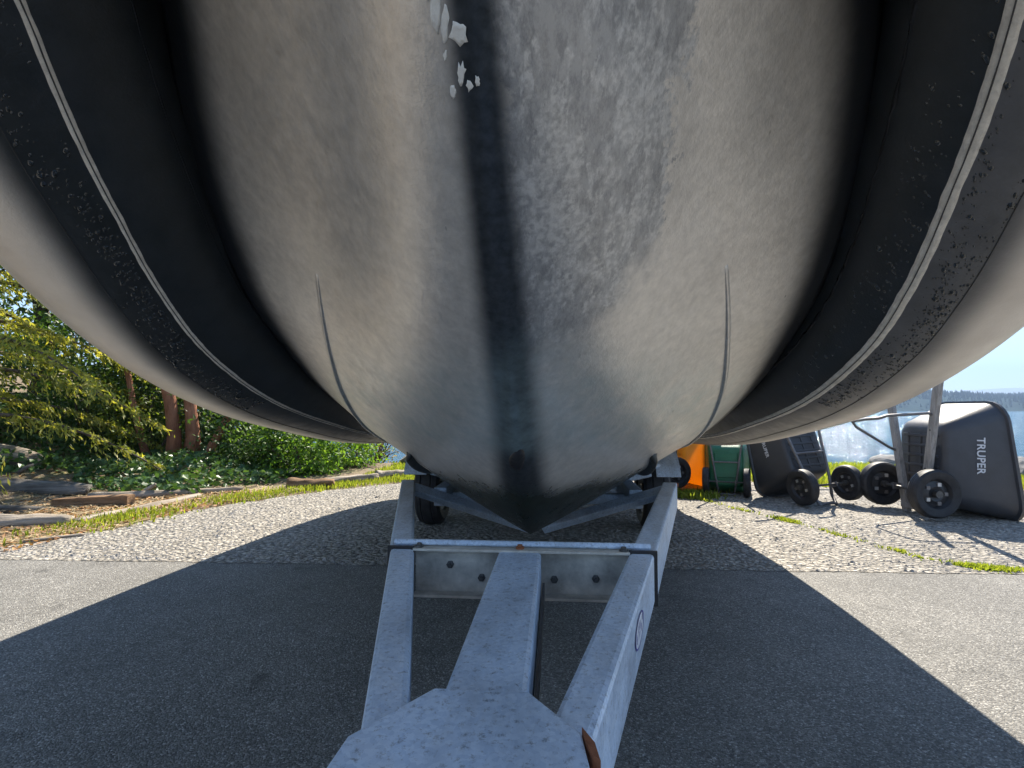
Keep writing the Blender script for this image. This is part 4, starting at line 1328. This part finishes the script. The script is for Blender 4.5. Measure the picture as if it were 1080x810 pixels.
def grass_blades(name, label, xy, hgt, mat='grass', w=.006, splay=.5):
    n = len(xy); h = hgt * rng.uniform(.5, 1.3, n)
    z = np.maximum(height(xy[:, 0], xy[:, 1]), 0.0)
    az = rng.uniform(0, 2 * math.pi, n); lean = rng.uniform(0, splay, n)
    B = np.column_stack([xy, z]); dirv = np.column_stack([np.cos(az), np.sin(az), np.zeros(n)]); sd_ = np.column_stack([-np.sin(az), np.cos(az), np.zeros(n)])
    tip = B + dirv * (lean * h)[:, None] + np.array([0, 0, 1]) * (h * np.sqrt(1 - np.minimum(lean, .95) ** 2))[:, None]
    mid = B + dirv * (lean * h * .35)[:, None] + np.array([0, 0, 1]) * (h * .55)[:, None]
    ww = (w * rng.uniform(.6, 1.4, n))[:, None]
    V = np.stack([B - sd_ * ww, B + sd_ * ww, mid + sd_ * ww * .8, tip, mid - sd_ * ww * .8], 1).reshape(-1, 3)
    i = np.arange(n)[:, None] * 5
    o = soup(name, V, i + np.array([0, 1, 2, 3, 4]), M[mat]); tag(o, label, 'grass', kind='stuff'); return o


# grass along the gravel on the left
L = cat([(-3.6, 2.3, 0), (-3.22, 2.85, 0), (-3.02, 3.3, 0), (-2.86, 4.0, 0), (-2.5, 4.8, 0), (-1.95, 5.55, 0), (-1.35, 6.05, 0)], 600)
k = rng.integers(0, 600, 9000); dens = -.05 + .25 * (k > 190) + .45 * np.sin(k * .045) * np.sin(k * .013 + 1) + .5 * (k / 600)
k = k[rng.random(len(k)) < dens]
xy = L[k][:, :2] + rng.normal(size=(len(k), 2)) * np.array([.13, .10]) + np.array([-.10, .05])
grass_blades('grass_strip', 'bright green grass strip between the gravel and the pale logs', xy, .045)
# verge on the right
xy = np.column_stack([rng.uniform(2.5, 12, 26000), rng.uniform(5.5, 8.1, 26000)])
xy = xy[xy[:, 1] > 5.62 + .12 * np.sin(3 * xy[:, 0])]
grass_blades('grass_verge', 'bright sunlit grass verge behind the wheelbarrows', xy, .06, w=.008)
xy = np.column_stack([rng.uniform(-2.2, 2.4, 12000), rng.uniform(6.1, 8.0, 12000)])
grass_blades('grass_patch', 'grass between the gravel apron and the water beyond the trailer', xy, .05, w=.008)
# weeds in the joint of the apron
L = cat([(1.35, 4.95, 0), (1.55, 4.4, 0), (1.75, 3.98, 0), (1.92, 3.46, 0), (2.08, 3.02, 0), (2.3, 2.86, 0), (2.8, 2.86, 0)], 500)
k = rng.integers(0, 500, 9000)
dens = np.where((np.abs(k - 400) < 26) | (np.abs(k - 165) < 14) | (k > 470) | (k < 25), 1.0, .03 + .10 * (np.sin(k * .09) > .2))
k = k[rng.random(len(k)) < dens]
xy = L[k][:, :2] + rng.normal(size=(len(k), 2)) * .018
grass_blades('crack_weeds', 'low yellow-green weeds growing along the crack in the gravel', xy, .026, w=.004, splay=.9)
xy = np.array([1.33, 5.02]) + rng.normal(size=(700, 2)) * np.array([.12, .08])
grass_blades('weed_tuft', 'bright weed tuft at the foot of the orange barrow', xy, .07, w=.007, splay=.7)
# fallen leaves
xy = np.concatenate([np.column_stack([rng.uniform(-3.9, -2.6, 2600), rng.uniform(2.75, 5.0, 2600)]), np.column_stack([rng.uniform(-5.6, -3.5, 1400), rng.uniform(3.4, 5.4, 1400)])])
d = np.interp(xy[:, 1], by, bx) - xy[:, 0]
xy = xy[(d > -.55) & (d < 2.4)]
P = np.column_stack([xy, np.maximum(height(xy[:, 0], xy[:, 1]), .009) + .006])
V, F = leaf_quads(P, rng.normal(size=P.shape) * .35 + np.array([0, 0, 1]), rng.uniform(.015, .05, len(P)), .5)
o = soup('leaf_litter', V, F, M['litter']); tag(o, 'dry orange-brown leaves scattered around the driftwood', 'leaves', kind='stuff')

# dry straw on the bank edge
n = 5200
xy = np.column_stack([rng.uniform(-5.4, -2.4, n), rng.uniform(2.8, 5.3, n)])
d = np.interp(xy[:, 1], by, bx) - xy[:, 0]
xy = xy[(d > -.5 + .12 * np.sin(5 * xy[:, 1])) & (d < 2.0)]
n = len(xy); az = rng.uniform(0, math.pi, n); ln_ = rng.uniform(.04, .13, n)[:, None]
D = np.column_stack([np.cos(az), np.sin(az), rng.normal(0, .12, n)]); W_ = np.column_stack([-np.sin(az), np.cos(az), np.zeros(n)]) * .0035
P = np.column_stack([xy, np.maximum(height(xy[:, 0], xy[:, 1]), .006) + .012])
V = np.stack([P - D * ln_ * .5 - W_, P - D * ln_ * .5 + W_, P + D * ln_ * .5 + W_, P + D * ln_ * .5 - W_], 1).reshape(-1, 3)
o = soup('dry_straw', V, np.arange(n)[:, None] * 4 + np.array([0, 1, 2, 3]), M['straw']); tag(o, 'dry tan straw strewn around the driftwood logs', 'straw', kind='stuff')

# loose stones bedded in the apron
n = 15000
xy = np.column_stack([rng.uniform(-3.0, 4.6, n), 2.7 + rng.uniform(0, 1, n) ** 1.4 * 3.2])
inside = (xy[:, 1] > 2.72 + .035 * xy[:, 0]) & (xy[:, 0] > np.interp(xy[:, 1], [2.9, 3.3, 4.0, 4.75, 5.5, 5.95], [-3.0, -2.82, -2.66, -2.3, -1.7, -1.1])) & (xy[:, 1] < 5.5)
xy = xy[inside]; n = len(xy)
base = np.array([(1, 0, 0), (.31, .95, 0), (-.81, .59, 0), (-.81, -.59, 0), (.31, -.95, 0), (.05, .03, .8), (.35, .2, .62), (-.3, -.25, .6)])
fb = [(0, 1, 6), (1, 2, 5), (1, 5, 6), (2, 3, 7), (2, 7, 5), (3, 4, 7), (4, 0, 6), (4, 6, 7), (6, 5, 7)]
ang = rng.uniform(0, 6.28, n); ca, sa = np.cos(ang), np.sin(ang); s = .0075 * np.exp(rng.normal(0, .38, n)); asp = rng.uniform(.6, 1, n)
bx_ = base[None, :, 0] * s[:, None]; by_ = base[None, :, 1] * (s * asp)[:, None]; bz_ = base[None, :, 2] * (s * rng.uniform(.5, 1, n))[:, None]
V = np.stack([xy[:, :1] + bx_ * ca[:, None] - by_ * sa[:, None], xy[:, 1:] + bx_ * sa[:, None] + by_ * ca[:, None], .0058 + bz_], -1).reshape(-1, 3)
F = (np.arange(n)[:, None, None] * 8 + np.array(fb)[None]).reshape(-1, 3)
o = soup('loose_gravel', V, F, M['stone_bit']); tag(o, 'loose stone chips on the pale gravel apron', 'gravel', kind='stuff')

# ------------------------------------------------------------------ hazy sea air
hb = MB(); hb.box((0, 0, 150), (4200, 4200, 157))
hz_o = hb.build('haze', None); tag(hz_o, 'pale sea haze in the air over the water', 'haze', kind='stuff')
hm = bpy.data.materials.new('haze'); hm.use_nodes = True
nt = hm.node_tree
for nd in list(nt.nodes):
    if nd.type == 'BSDF_PRINCIPLED': nt.nodes.remove(nd)
pv = nt.nodes.new('ShaderNodeVolumePrincipled'); pv.inputs['Color'].default_value = (.50, .70, 1.0, 1)
pv.inputs['Density'].default_value = .00045; pv.inputs['Anisotropy'].default_value = 0.0
nt.links.new(pv.outputs[0], [q for q in nt.nodes if q.type == 'OUTPUT_MATERIAL'][0].inputs['Volume'])
hz_o.data.materials.append(hm)
